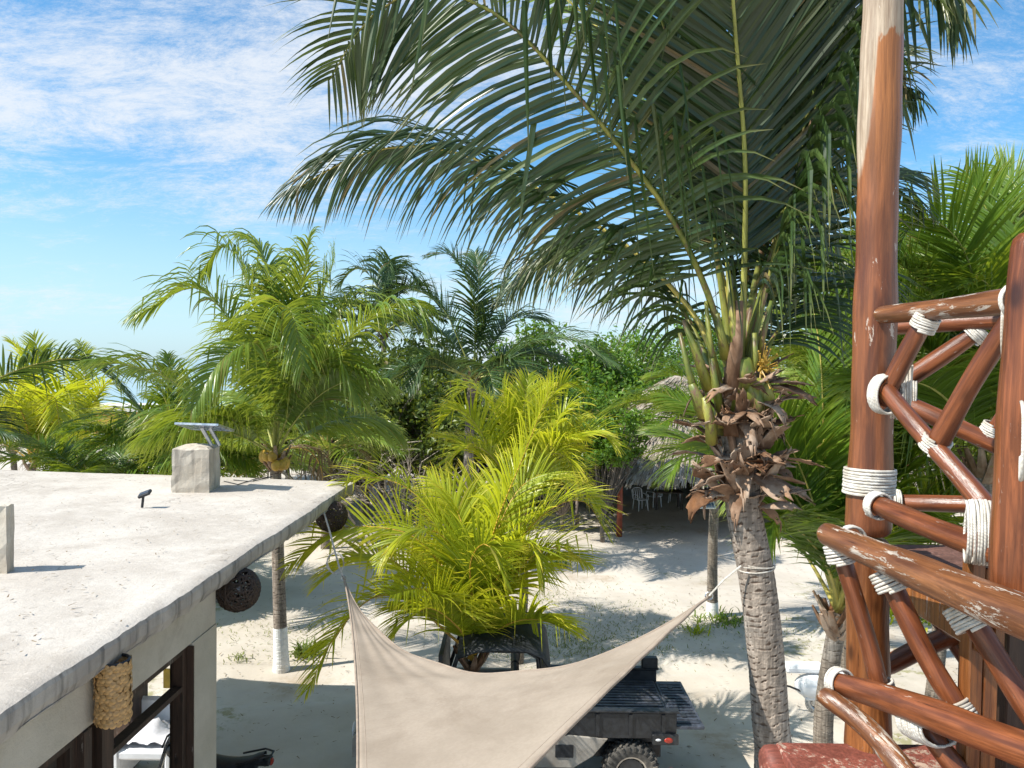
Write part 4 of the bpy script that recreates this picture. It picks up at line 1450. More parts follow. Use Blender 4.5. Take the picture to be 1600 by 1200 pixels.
# yellow dwarf palms in the yard
c = P(812, 800, 15)
palm('upper yellow dwarf palm in the middle of the yard, behind the nearer one', c, (c.x, c.y, 0), [
    [(812, 700, 15), (818, 640, 15.1), (825, 590, 15.3)], [(800, 700, 15), (790, 640, 15.1), (785, 600, 15.3)], [(780, 730, 14.9), (745, 665, 14.8), (715, 640, 14.7), (688, 660, 14.6)],
    [(800, 710, 15), (770, 640, 15.2), (735, 605, 15.3), (700, 630, 15.3)], [(830, 710, 15), (850, 640, 15), (880, 600, 15), (910, 605, 15)], [(840, 730, 14.9), (870, 660, 14.8), (890, 640, 14.8), (900, 690, 14.8)],
    [(840, 740, 14.8), (880, 695, 14.6), (930, 675, 14.5), (965, 695, 14.4)], [(835, 750, 14.4), (860, 710, 14), (890, 720, 13.8), (900, 760, 13.7)], [(790, 740, 14.6), (750, 700, 14.3), (710, 710, 14.1), (700, 760, 14)],
    [(812, 700, 15.4), (830, 620, 15.8), (860, 600, 16.2)], [(845, 760, 15), (890, 740, 15), (935, 790, 15)]],
    filler=3, L=.78, n=46, wd=.046, mat='leaf_yellow', rib='rib_yellow', flen=2.3, seed=10, elr=(45, 80), droop=.4, nseg=5, r=.1, dead=0, tw=.9)
c = P(738, 1030, 11)
palm('near yellow green dwarf palm rising just behind the shade sail', c, (c.x, c.y, 0), [
    [(748, 930, 11), (775, 820, 11), (815, 720, 11), (862, 600, 11.1)],
    [(730, 940, 10.9), (712, 870, 10.6), (680, 830, 10.3), (630, 835, 10.1), (590, 880, 10)],
    [(725, 930, 11.1), (690, 830, 11.2), (640, 765, 11.3), (570, 745, 11.4), (520, 765, 11.5)],
    [(715, 930, 11), (660, 850, 10.9), (600, 825, 10.8), (520, 830, 10.7), (450, 885, 10.6)],
    [(735, 900, 11.2), (715, 800, 11.5), (670, 745, 11.8)],
    [(742, 900, 11.3), (740, 800, 11.8), (745, 745, 12.2)],
    [(765, 930, 11), (815, 840, 11), (870, 790, 11), (915, 785, 11), (945, 830, 11)],
    [(770, 960, 11.1), (820, 880, 11.3), (870, 855, 11.5), (920, 880, 11.7)],
    [(700, 990, 10.8), (640, 940, 10.6), (580, 935, 10.5), (520, 1000, 10.4), (480, 1080, 10.3)],
    [(715, 980, 10.5), (670, 950, 10.1), (630, 975, 9.9)],
    [(765, 930, 10.9), (800, 860, 10.7), (830, 850, 10.5), (850, 900, 10.3)],
    [(700, 960, 11.2), (620, 880, 11.4), (560, 870, 11.6), (500, 910, 11.8)],
    [(740, 960, 10.7), (735, 880, 10.2), (760, 850, 9.8), (790, 900, 9.6)],
    [(755, 900, 11.3), (800, 780, 11.7), (850, 740, 12), (890, 760, 12.3)]],
    filler=4, L=.86, n=50, wd=.044, mat='leaf_yellow', rib='rib_orange', flen=2.4, seed=12, elr=(50, 75), droop=.36, nseg=6, r=.11, boots=8, pr=.022, dead=0, tw=.9)

# right hand palms behind the railing
c = P(1310, 955, 9.2)
palm('bright green palm just left of the log pole with dry brown stubs at its foot', c, (c.x, c.y, 0), [
    [(1300, 840, 9.1), (1288, 700, 9), (1282, 560, 9), (1262, 440, 9.1), (1230, 380, 9.2)], [(1295, 860, 9), (1262, 760, 8.8), (1230, 690, 8.6), (1195, 660, 8.4), (1170, 720, 8.3)],
    [(1320, 840, 9.3), (1340, 700, 9.5), (1370, 560, 9.7), (1420, 470, 9.9)], [(1290, 880, 8.8), (1250, 830, 8.4), (1215, 810, 8.1), (1190, 850, 7.9)],
    [(1335, 860, 9.2), (1400, 740, 9.2), (1460, 660, 9.2), (1530, 640, 9.2)], [(1305, 820, 9.4), (1320, 640, 9.8), (1310, 480, 10.2), (1290, 400, 10.5)],
    [(1285, 880, 9.2), (1240, 760, 9.4), (1205, 640, 9.6), (1180, 600, 9.8)], [(1330, 880, 9), (1380, 820, 8.8), (1430, 800, 8.6), (1480, 840, 8.5)],
    [(1310, 820, 9.6), (1350, 620, 10), (1400, 520, 10.4), (1450, 490, 10.7)]],
    filler=8, L=.95, n=76, wd=.042, mat='leaf_bright', rib='rib_yellow', flen=3.6, seed=13, elr=(40, 80), nseg=5, droop=.35, boots=18, r=.13, dead=0, tw=.8)
c = P(1540, 720, 8.4)
palm('dense green palm filling the view behind the rope lashed railing', c, (c.x, c.y, 0), [
    [(1525, 620, 8.5), (1495, 500, 8.6), (1450, 400, 8.6), (1395, 330, 8.6)], [(1540, 600, 8.4), (1530, 480, 8.2), (1500, 380, 8), (1440, 340, 7.9), (1400, 390, 7.8)],
    [(1550, 600, 8.6), (1560, 450, 8.8), (1550, 350, 9), (1510, 270, 9.2)], [(1560, 600, 8.5), (1590, 470, 8.6), (1610, 350, 8.7), (1640, 300, 8.8)],
    [(1520, 660, 8.3), (1470, 570, 8.1), (1420, 530, 8), (1370, 560, 7.9)], [(1530, 640, 8.6), (1480, 540, 8.9), (1420, 460, 9.2), (1350, 440, 9.5)],
    [(1550, 600, 8.2), (1555, 500, 7.8), (1540, 440, 7.4), (1500, 450, 7.1)], [(1575, 640, 8.3), (1640, 560, 8.1), (1700, 560, 8)], [(1515, 690, 8.6), (1450, 650, 8.8), (1400, 660, 9)],
    [(1560, 580, 8.8), (1600, 400, 9.2), (1590, 300, 9.6), (1560, 260, 9.9)]],
    filler=12, L=.95, n=76, wd=.042, mat='leaf_bright', rib='rib_green', flen=3.6, seed=14, elr=(10, 80), nseg=5, droop=.35, boots=8, r=.13, tw=.9)
c = P(1470, 640, 13)
palm('green palm further back behind the railing, right of the pole', c, (c.x, c.y, 0), [], filler=18, L=1.05, n=60, wd=.05, mat='leaf_green', flen=4.2, seed=15, elr=(0, 80), nseg=4)
c = P(1660, 560, 11)
palm('palm beyond the right border with fronds reaching in behind the logs', c, (c.x, c.y, 0), [], filler=14, L=1.05, n=60, wd=.05, mat='leaf_green', flen=4.0, seed=16, elr=(0, 80), nseg=4)
c = P(1330, 660, 15)
palm('shaded green palm seen between the big trunk and the log pole', c, (c.x, c.y, 0), [], filler=13, L=1.0, n=60, wd=.05, mat='leaf_green', flen=3.4, seed=17, elr=(25, 80), nseg=4)


# ---------------------------------------------------------------- broadleaf trees
def leafy(name, label, cat, group, base, blobs, n, size, mat, seed, twigs=14, bare=0, trunk_r=.12):
    """crown of separate leaves gathered in clumps round twig ends, on real limbs"""
    r = np.random.default_rng(seed)
    random.seed(seed)
    t = empty(name, base)
    tag(t, label, cat, group)
    B = [np.array(list(b[:3])) for b in blobs]
    base = Vector(base)
    tb = MB()
    crotch = base + Vector((0, 0, blobs[0][2] * .25))
    tb.tube([base - Vector((0, 0, .1)), base + Vector((random.uniform(-.1, .1), 0, crotch.z * .5)), crotch], [trunk_r * 1.3, trunk_r, trunk_r * .9], 8, rough=.08)
    tb.build('trunk', M['bark'], t, smooth=True)
    lb = MB(); tb2 = MB()
    cl = []
    for b, rad in zip(B, [b[3] for b in blobs]):
        for k in range(twigs):
            dvec = unit(r.normal(size=3)) * rad * r.uniform(.45, 1.0) * np.array([1.1, 1, .8])
            e = b + dvec
            cl.append((e, rad * r.uniform(.16, .34)))
            mid = (np.array(crotch) + e) / 2 + r.normal(size=3) * rad * .12
            lb.tube([crotch, Vector(mid), Vector(e)], [trunk_r * .4, trunk_r * .22, .012], 4)
    for k in range(bare):
        b = B[k % len(B)]; rad = blobs[k % len(B)][3]
        s0 = Vector(base) + Vector((r.uniform(-2.2, 2.2), -rad * r.uniform(.7, 1.5), r.uniform(.1, 1.6)))
        pts = [s0]
        dv = Vector((r.normal() * .6, -.2, 1)).normalized()
        for q in range(6):
            dv = (dv + Vector((r.normal() * .4, r.normal() * .3, r.normal() * .25 + .05))).normalized()
            pts.append(pts[-1] + dv * .42)
            if q > 1:
                e2 = pts[-1] + Vector((r.normal() * .5, r.normal() * .3, r.uniform(0, .6)))
                tb2.tube([pts[-1], e2], [.018, .006], 4)
        tb2.tube(pts, [.045, .04, .035, .03, .022, .016, .01], 5)
    lo = lb.build('limb', M['bark'], t)
    tag(lo, kind='stuff')
    if tb2.v: tag(tb2.build('bare_twigs', M['pale_twig'], t), kind='stuff')
    wts = np.array([c[1] ** 2 for c in cl]); wts /= wts.sum()
    idx = r.choice(len(cl), n, p=wts)
    ctr = np.array([c[0] for c in cl])[idx]; rr = np.array([c[1] for c in cl])[idx]
    pos = ctr + np.clip(r.normal(size=(n, 3)), -1.7, 1.7) * rr[:, None] * np.array([.75, .75, .5])
    nrm = unit(r.normal(size=(n, 3)) + np.array([0, 0, .9]))
    a = unit(np.cross(nrm, r.normal(size=(n, 3)))); b = np.cross(nrm, a)
    sz = size * r.uniform(.6, 1.3, n)
    v0 = pos - a * sz[:, None] * .5
    v1 = pos + b * sz[:, None] * .3 + nrm * sz[:, None] * .06
    v2 = pos + a * sz[:, None] * .5 - nrm * sz[:, None] * .05
    v3 = pos - b * sz[:, None] * .3 + nrm * sz[:, None] * .06
    V = np.stack([v0, v1, v2, v3], 1).reshape(-1, 3)
    Q = np.arange(4 * n).reshape(n, 4)
    cu = r.random(len(cl))[idx]
    u = np.clip(cu * .6 + r.random(n) * .4, 0, 1)
    uv = np.stack([np.repeat(u, 4), np.tile([.1, .5, .6, .5], n)], 1)
    mesh_np('crown', V, Q, M[mat], t, uv=uv)
    return t


def thicket():
    r = random.Random(3)
    GT = 'broadleaf trees of the thicket'
    specs = [
        # px, top py, depth, radius, label
        (505, 520, 31, 2.2, 'thicket tree behind the tall bushy palm', 5),
        (575, 560, 29, 2.1, 'grey twigged thicket tree just right of the tall bushy palm', 16),
        (640, 540, 33, 2.6, 'olive thicket tree below the distant dark palm', 8),
        (700, 600, 29, 2.0, 'dark low thicket tree left of the yellow palms', 10),
        (770, 560, 34, 2.6, 'thicket tree behind the slender dark palm', 3),
        (850, 525, 33, 2.6, 'lighter green thicket tree right of the slender palm', 2),
        (925, 535, 35, 2.7, 'tall thicket tree whose crown meets the sky left of the big palm', 2),
        (1005, 540, 38, 3.0, 'broad tree behind the thatched roof', 2),
        (1090, 500, 40, 3.2, 'tree behind the collar of the big palm', 2),
        (1190, 560, 38, 3.0, 'tree seen right of the big palm trunk', 0),
        (1290, 560, 36, 2.8, 'tree behind the bright green palm beside the log pole', 0),
        (1400, 520, 36, 3.0, 'tree far behind the railing, right of the pole', 0),
        (1520, 500, 36, 3.0, 'tree far behind the railing near the right border', 0),
        (450, 600, 36, 2.4, 'dark tree glimpsed between the roof and the bushy palm', 0)]
    for i, (px, tp, d, rad, lab, bare) in enumerate(specs):
        top = P(px, tp - 26, d)
        rad *= 1.12
        H = top.z
        blobs = [(top.x, d, H * .62, rad)]
        for k in range(6):
            a = k / 6 * 2 * PI + r.uniform(-.3, .3)
            blobs.append((top.x + math.cos(a) * rad * .9, d + math.sin(a) * rad * .8, H * r.uniform(.25, .72), rad * r.uniform(.5, .75)))
        blobs.append((top.x + r.uniform(-.5, .5), d, H - rad * .45, rad * .5))
        mat = 'leaf_bush' if i not in (5, 6, 7, 8) else 'leaf_grape'
        leafy('thicket_tree', lab, 'tree', GT, (top.x, d, 0), blobs, 17000 if i not in (1, 3) else 9000, .22, mat, 40 + i, 20, bare * 3)
    # low sea grape by the thatched shelter
    for (px, py, d, rad, lab, n) in ((945, 690, 25.5, 1.5, 'bright round leaved bush hanging over the red post of the shelter', 9000), (905, 640, 28, 1.7, 'bright green bush behind the upper yellow palm', 7000), (880, 740, 27, 1.0, 'low dark bush right of the upper yellow palm', 3500)):
        c = P(px, py, d)
        blobs = [(c.x, d, c.z, rad * .8)] + [(c.x + r.uniform(-1, 1) * rad, d + r.uniform(-.6, .6) * rad, c.z + r.uniform(-.6, .5) * rad, rad * r.uniform(.4, .6)) for k in range(6)]
        leafy('sea_grape_bush', lab, 'bush', 'sea grape bushes by the shelter', (c.x, d, 0), blobs, n, .15, 'leaf_grape', 80 + px, 12, 0, .07)


thicket()

# ---------------------------------------------------------------- far buildings and sea side
def far_house():
    t = empty('white_house', (-9, 46, 0))
    tag(t, 'low white house glimpsed through the twigs of the thicket', 'house')
    MB().box((-14, 46, 0), (-2.2, 52, 3.3)).build('wall', M['white_wall'], t)
    MB().box((-14.3, 45.7, 3.303), (-1.9, 52.3, 3.5)).build('roof', M['white_wall'], t)
    for x in (-12.4, -9.4, -6.4, -3.8):
        f = MB().box((x, 45.93, 1.0), (x + 1.0, 45.995, 2.2)).build('window', M['wood_dark'], t)
    c = P(190, 652, 60)
    t2 = empty('beach_hut', (c.x, 60, 0))
    tag(t2, 'orange walled beach hut glimpsed between the palms at the left, near the sea', 'hut')
    MB().box((c.x - 3, 60, 0), (c.x + 2.5, 64, 1.75)).build('wall', M['orange_wall'], t2)
    MB().box((c.x - 3.2, 59.8, 1.753), (c.x + 2.7, 64.2, 2.2)).build('roof', M['white_wall'], t2)
    MB().box((c.x - .5, 59.95, 0), (c.x + .4, 59.996, 1.6)).build('door', M['wood_dark'], t2)


far_house()


# ---------------------------------------------------------------- thatched shelter
def palapa():
    r = random.Random(9)
    x0, x1, y0, y1 = 2.9, 14.5, 25.9, 36.5
    ze, zr = 2.15, 5.6
    t = empty('thatched_shelter', ((x0 + x1) / 2, (y0 + y1) / 2, 0))
    tag(t, 'open shelter with sagging grey palm thatch roof shading tables', 'shelter')
    rx0, rx1, ry = x0 + 3.8, x1 - 3.8, (y0 + y1) / 2
    mb = MB()
    mb.add([(x0, y0, ze), (x1, y0, ze), (x1, y1, ze), (x0, y1, ze), (rx0, ry, zr), (rx1, ry, zr)], [(0, 1, 5, 4), (1, 2, 5), (2, 3, 4, 5), (3, 0, 4)])
    mb.build('roof_frame', M['thatch'], t)
    # thatch strands
    n = 26000
    R = np.random.default_rng(4)
    pos = []; dirs = []
    quads = [((x0, y0, ze), (x1, y0, ze), (rx1, ry, zr), (rx0, ry, zr), 14000), ((x0, y1, ze), (x0, y0, ze), (rx0, ry, zr), (rx0, ry, zr), 8000), ((x1, y0, ze), (x1, y1, ze), (rx1, ry, zr), (rx1, ry, zr), 4000)]
    for a, b, c_, d_, k in quads:
        a, b, c_, d_ = map(np.array, (a, b, c_, d_))
        u = R.random(k)[:, None]; v = (np.floor(R.random(k) * 16) / 16 + R.random(k) * .02)[:, None]
        lo = a + (b - a) * u; hi = d_ + (c_ - d_) * u
        p = lo + (hi - lo) * v
        dn = unit(lo - hi)
        pos.append(p + np.array([0, 0, .08])); dirs.append(unit(dn + R.normal(size=(k, 3)) * .10))
    pos = np.concatenate(pos); dirs = np.concatenate(dirs)
    m_ = len(pos)
    ln = R.uniform(.35, .75, m_)[:, None]; wd = R.uniform(.02, .045, m_)[:, None]
    sd = unit(np.cross(dirs, np.array([0, 0, 1.0])))
    V = np.stack([pos - sd * wd, pos + sd * wd, pos + dirs * ln + sd * wd * .3 + R.normal(size=(m_, 3)) * .02, pos + dirs * ln - sd * wd * .3], 1).reshape(-1, 3)
    uv = np.stack([np.repeat(R.random(m_), 4), np.tile([0, 0, .8, .8], m_)], 1)
    tag(mesh_np('thatch', V, np.arange(4 * m_).reshape(m_, 4), M['leaf_thatch'], t, uv=uv), kind='stuff')
    p = G(967, 838)
    for (x, y) in ((p.x, p.y), (x1 - .6, y0 + .5), (x0 + .5, y1 - .5), (x1 - .6, y1 - .5), ((x0 + x1) / 2, y1 - .5)):
        MB().tube([(x, y, -.05), (x + .02, y, 1.1), (x, y, ze + .5)], [.11, .1, .09], 10, rough=.05).build('post', M['red_post'], t, smooth=True)
    MB().tube([(x0, y0 + .3, ze), (x1, y0 + .3, ze)], .07, 8).build('beam', M['red_post'], t)
    wl = MB().box((x0 - .5, y1 + 1.2, 0), (x1 + 3, y1 + 1.5, 2.9)).build('shade_wall', M['wood_dark'])  # added dark wall, stands in for deep shade under the thatch
    tag(wl, 'dark wall added behind the shelter to deepen its shade', 'wall')

    def chair(x, y, rz, lab):
        c = empty('plastic_chair', (x, y, 0), rz)
        tag(c, lab, 'chair', 'white plastic chairs under the shelter')
        Mx = Matrix.Translation((x, y, 0))
        for sx in (-.2, .2):
            for sy in (-.2, .2):
                MB().tube([Mx @ Vector((sx * 1.15, sy * 1.15, 0)), Mx @ Vector((sx, sy, .43))], [.018, .025], 6).build('leg', M['white_plastic'], c)
        MB().box((-.23, -.23, .43), (.23, .23, .46), Mx, bev=.01).build('seat', M['white_plastic'], c)
        bk = MB()
        for q in range(5):
            xx = -.18 + .09 * q
            bk.tube([Mx @ Vector((xx, .21, .46)), Mx @ Vector((xx * 1.1, .29, .84))], .016, 5)
        bk.tube([Mx @ Vector((-.24, .22, .45)), Mx @ Vector((-.24, .3, .8)), Mx @ Vector((-.12, .31, .88)), Mx @ Vector((.12, .31, .88)), Mx @ Vector((.24, .3, .8)), Mx @ Vector((.24, .22, .45))], .02, 6)
        bk.build('backrest', M['white_plastic'], c)
        for sx in (-.25, .25):
            MB().tube([Mx @ Vector((sx, -.2, .44)), Mx @ Vector((sx, -.18, .65)), Mx @ Vector((sx, .25, .66))], .018, 6).build('armrest', M['white_plastic'], c)

    def table(x, y, lab):
        c = empty('wooden_table', (x, y, 0))
        tag(c, lab, 'table', 'dark tables under the shelter')
        MB().box((x - .6, y - .4, .7), (x + .6, y + .4, .75), bev=.01).build('tabletop', M['wood_dark'], c)
        for sx in (-.52, .52):
            for sy in (-.32, .32):
                MB().box((x + sx - .04, y + sy - .04, 0), (x + sx + .04, y + sy + .04, .698)).build('leg', M['wood_dark'], c)
    chair(5.4, 31.2, .4, 'leftmost white plastic chair in the shade behind the red post')
    chair(6.1, 32.0, -2.6, 'second white plastic chair from the red post, further into the shade')
    chair(7.2, 33.0, 1.2, 'white plastic chair deepest in the shade near the dark table')
    table(6.6, 31.6, 'dark wooden table among the white plastic chairs under the thatch')
    table(8.8, 33.2, 'dark wooden table deep in the shade behind the slim palm')
    q = G(948, 800)
    c = empty('wooden_stool', (q.x, q.y, 0))
    tag(c, 'tall dark wooden stool just left of the red post', 'stool')
    for sx in (-.22, .22):
        for sy in (-.2, .2):
            MB().box((q.x + sx - .045, q.y + sy - .045, 0), (q.x + sx + .045, q.y + sy + .045, .95)).build('leg', M['wood_dark'], c)
    MB().box((q.x - .3, q.y - .28, .953), (q.x + .3, q.y + .28, 1.02)).build('seat', M['wood_dark'], c)
    # blue hammock cloth seen at the back
    h0 = Vector((5.0, 33.2, 2.0)); h1 = Vector((8.2, 33.4, 2.0))
    V = []; F = []
    for i in range(17):
        s = i / 16
        for j in range(5):
            q_ = j / 4 - .5
            p_ = h0.lerp(h1, s) + Vector((0, q_ * .5 * math.sin(PI * s), -.35 * math.sin(PI * s) + q_ * q_ * .5 * math.sin(PI * s)))
            V.append(p_)
    for i in range(16):
        for j in range(4):
            a = i * 5 + j
            F.append((a, a + 1, a + 6, a + 5))
    hm = MB(); hm.add(V, F)
    tag(hm.build('hammock', M['blue_cloth']), 'dark blue hammock slung in the shade under the thatch', 'hammock')


palapa()

# solar street lamp beside the slim palm
lp = P(1100, 786, 16.9)
t = empty('solar_lamp', (lp.x + .15, lp.y, lp.z - .12))
tag(t, 'small white framed solar lamp showing below the torn sheaths of the big palm', 'lamp')
Mx = Matrix.Translation(lp) @ Matrix.Rotation(math.radians(35), 4, 'X')
MB().box((-.24, -.16, -.02), (.24, .16, .0), Mx).build('housing', M['white_plastic'], t)
MB().box((-.21, -.13, .002), (.21, .13, .012), Mx).build('cell', M['solar'], t)
MB().tube([lp + Vector((0, 0, -.02)), lp + Vector((.22, .3, -.1))], .02, 6).build('bracket', M['chrome'], t)


# ---------------------------------------------------------------- shade sail
def sail():
    A = P(537, 903, 9.3); B = P(1108, 931, 5.95); C_ = P(548, 1500, 3.0)
    t = empty('shade_sail', (A + B + C_) / 3)
    tag(t, 'large beige triangular shade sail stretched between roof, big palm and the deck', 'shade sail')
    n = 64
    V = []; idx = {}

    def pos(u, v, w_):
        p = A * u + B * v + C_ * w_
        mab = (A + B) / 2; mbc = (B + C_) / 2; mac = (A + C_) / 2
        p += (C_ - mab) * (4 * u * v * .33) + Vector((0, 0, -4 * u * v * .2))
        p += (A - mbc) * (4 * v * w_ * .02) + Vector((0, 0, -4 * v * w_ * .04))
        p += (B - mac) * (4 * u * w_ * .03)
        p.z += .012 * math.sin(u * 40 + v * 9) * v * u * 4 - .05 * math.sin(u * PI) * math.sin(w_ * PI)
        # tension creases running in to the two tied corners
        p.z += .02 * math.sin(math.atan2(u, w_ + .001) * 22) * max(0, v - .35) * (1 - v)
        p.z += .03 * math.sin(math.atan2(v, w_ + .001) * 18) * max(0, u - .3) * (1 - u)
        p.z += .01 * math.sin(v * 55 + u * 20) * max(0, v - .4)
        return p
    for i in range(n + 1):
        for j in range(n + 1 - i):
            u = i / n; v = j / n
            idx[i, j] = len(V); V.append(pos(u, v, 1 - u - v))
    F = []
    for i in range(n):
        for j in range(n - i):
            F.append((idx[i, j], idx[i + 1, j], idx[i, j + 1]))
            if j < n - i - 1: F.append((idx[i + 1, j], idx[i + 1, j + 1], idx[i, j + 1]))
    mb = MB(); mb.add(V, F)
    o = mb.build('cloth', M['sail'], t, smooth=True)
    s = o.modifiers.new('s', 'SOLIDIFY'); s.thickness = .004
    # folded hems: flat tape along each edge with its stitched inner ridge
    edges = [[(k / 80, 1 - k / 80, 0) for k in range(81)], [(0, k / 80, 1 - k / 80) for k in range(81)], [(k / 80, 0, 1 - k / 80) for k in range(81)]]
    for e in edges:
        pts = [pos(*q_) for q_ in e]
        MB().tube(pts, .011, 6).build('hem', M['sail_hem'], t, smooth=True)
    for f_, e in ((.02, 0), (.022, 1), (.025, 2)):
        pts = []
        for k in range(3, 78):
            a = k / 80
            if e == 0: q_ = (a * (1 - f_), (1 - a) * (1 - f_), f_)
            elif e == 1: q_ = (f_, a * (1 - f_), (1 - a) * (1 - f_))
            else: q_ = (a * (1 - f_), f_, (1 - a) * (1 - f_))
            pts.append(pos(*q_) + Vector((0, 0, .002)))
        MB().tube(pts, .004, 5).build('seam', M['sail_hem'], t)
    for k0 in (16, 28, 40, 52):
        pts = []
        for q in range(41):
            w__ = (q / 40) * (1 - k0 / 64)
            u__ = 1 - k0 / 64 - w__
            pts.append(pos(u__, k0 / 64, w__) + Vector((0, 0, .0015)))
        MB().tube(pts, .0032, 5, flat=.6).build('panel_seam', M['sail_hem'], t)
    for c, nm in ((A, 0), (B, 1), (C_, 2)):
        MB().tube([c + Vector((math.cos(a_ / 10 * 2 * PI) * .03, 0, math.sin(a_ / 10 * 2 * PI) * .03)) for a_ in range(10)], .006, 5, closed=True).build('corner_ring', M['chrome'], t)
    # ties
    tie = [A, P(530, 886, 9.35), P(515, 830, 9.9), P(503, 790, 10.5)]
    tag(MB().tube(tie, .012, 6).build('tie_rope', M['rope']), 'grey rope from the far left sail corner up to the roof edge', 'rope')
    c = P(524, 880, 9.33)
    coil = [c + Vector((math.cos(k / 14 * 2 * PI) * (.1 + .01 * math.sin(k)), .02 * math.sin(k * .7), math.sin(k / 14 * 2 * PI) * .13)) for k in range(42)]
    tag(MB().tube(coil, .007, 5).build('rope_coil', M['rope']), 'loose coil of thin rope hanging at the far left sail corner', 'rope')
    tag(MB().tube([B, P(1130, 907, 5.9), P(1158, 884, 5.86)], .007, 6).build('rope', M['rope']), 'short white cord from the right sail corner to the big palm trunk', 'rope')
    tag(MB().tube([C_, Vector((.3, 1.2, 4.2))], .012, 6).build('tie_line', M['rope']), 'rope from the near sail corner to the deck below the view', 'rope')


sail()


# ---------------------------------------------------------------- pickup
def pickup():
    YN, YF = 10.1, 11.62
    t = empty('pickup_buggy', (0.2, 10.85, 0))
    tag(t, 'black and tan off road pickup with open tailgate parked under the shade sail', 'pickup')
    K = M['black_plastic']
    XR = 2.12; XB = 0.35

    def b(name, lo, hi, mat, bev=.012, parent=t, Mx=None):
        return MB().box(lo, hi, Mx, bev=bev).build(name, mat, parent)
    fl = MB().box((XB, YN + .06, 1.0), (XR, YF - .06, 1.04))
    for k in range(15):
        y = YN + .12 + k * .092
        fl.box((XB + .02, y, 1.041), (XR - .02, y + .05, 1.056), bev=.004)
    fl.build('bed_floor', M['bed_liner'], t)
    tg = MB().box((XR + .012, YN + .02, .985), (XR + .43, YF - .02, 1.035), bev=.012)
    for k in range(14):
        y = YN + .1 + k * .096
        tg.box((XR + .05, y, 1.036), (XR + .38, y + .05, 1.048), bev=.004)
    tgo = tg.build('tailgate', M['bed_liner'], t)
    for y in (YN + .25, YF - .35):
        MB().box((XR + .17, y, 1.049), (XR + .23, y + .12, 1.06)).build('latch', K, tgo)
    for (ya, yb) in ((YN, YN + .058), (YF - .058, YF)):
        s = b('bed_side', (XB, ya, .86), (XR + .04, yb, 1.22), K)
        MB().box((XB, ya - .03 if ya == YN else ya - .02, 1.223), (XR + .07, yb + .03, 1.255), bev=.01).build('rail_cap', K, s)
        if ya == YN:
            for x in (.6, 1.05, 1.5, 1.95):
                MB().box((x, ya - .02, .9), (x + .05, ya - .003, 1.2)).build('rib', K, s)
    b('headboard', (XB - .05, YN + .06, 1.0), (XB - .004, YF - .06, 1.25), K)
    b('rear_corner', (XR - .2, YF - .1, 1.258), (XR + .05, YF + .02, 1.42), K)
    lm = b('lamp_housing', (XR - .3, YN - .055, .80), (XR + .06, YN - .004, .945), K)
    MB().ball((XR - .08, YN - .056, .87), .055, 12, 8, (1.1, .3, .7)).build('tail_light', M['tail_red'], lm, smooth=True)
    MB().ball((XR - .22, YN - .056, .875), .03, 10, 8, (1.3, .3, .6)).build('reverse_light', M['white_plastic'], lm, smooth=True)
    # tan lower body
    for y0, y1 in ((YF - .2, YF + .02), (YN - .02, YN + .2)):
        body = MB()
        pts = [(-.2, .45), (.75, .45), (1.02, .62), (1.22, .86), (-.2, .98)]
        n = len(pts)
        V = [(x, y0, z) for x, z in pts] + [(x, y1, z) for x, z in pts]
        body.add(V, [tuple(range(n)), tuple(range(n, 2 * n))[::-1]] + [(k, k + n, (k + 1) % n + n, (k + 1) % n) for k in range(n)])
        bo = body.build('rocker_panel', M['tan_body'], t, bevel=.012)
    MB().box((.5, YN - .035, .6), (.75, YN - .022, .78), bev=.006).build('vent', K, bo)
    b('chassis', (-2.2, YN + .35, .42), (XR - .1, YF - .35, .62), K)
    b('rear_frame', (.9, YN + .22, .7), (XR - .02, YF - .22, .985), K)
    # cab
    b('door', (-1.0, YN - .01, .5), (.0, YN + .06, 1.2), M['tan_body'])
    b('door', (-1.0, YF - .06, .5), (.0, YF + .01, 1.2), M['tan_body'])
    hood = MB()
    V = []
    for x, z in ((-1.15, 1.18), (-1.6, 1.12), (-2.1, 1.0), (-2.3, .75), (-2.3, .5)):
        V += [(x, YN + .1, z), (x, YF - .1, z)]
    hood.add(V, [(k * 2, k * 2 + 1, k * 2 + 3, k * 2 + 2) for k in range(4)])
    hood.add([(-1.15, YN + .1, .5), (-1.15, YN + .1, 1.18), (-1.6, YN + .1, 1.12), (-2.1, YN + .1, 1.0), (-2.3, YN + .1, .75), (-2.3, YN + .1, .5)], [(0, 1, 2, 3, 4, 5)])
    hood.add([(-1.15, YF - .1, .5), (-1.15, YF - .1, 1.18), (-1.6, YF - .1, 1.12), (-2.1, YF - .1, 1.0), (-2.3, YF - .1, .75), (-2.3, YF - .1, .5)], [(5, 4, 3, 2, 1, 0)])
    hood.build('hood', M['tan_body'], t, bevel=.02)
    for y in (YN + .3, YF - .3):
        MB().ball((-2.31, y, .8), .1, 12, 8, (.3, 1, 1)).build('headlight', M['white_plastic'], t, smooth=True)
    # roll cage
    for y in (YN + .08, YF - .08):
        MB().tube([(-1.1, y, 1.15), (-.85, y, 1.95), (-.7, y, 2.02), (.1, y, 2.02), (.25, y, 1.92), (.3, y, 1.35)], .03, 8).build('roll_bar', K, t, smooth=True)
        MB().tube([(.0, y, 1.35), (.02, y, 1.6), (.18, y, 1.75), (.28, y, 1.7)], .018, 6).build('grab_handle', K, t, smooth=True)
    for x, z in ((-.82, 1.98), (.2, 1.97)):
        MB().tube([(x, YN + .08, z), (x, YF - .08, z)], .03, 8).build('cross_bar', K, t, smooth=True)
    # soft top rolled down behind
    top = MB(); V = []; F = []
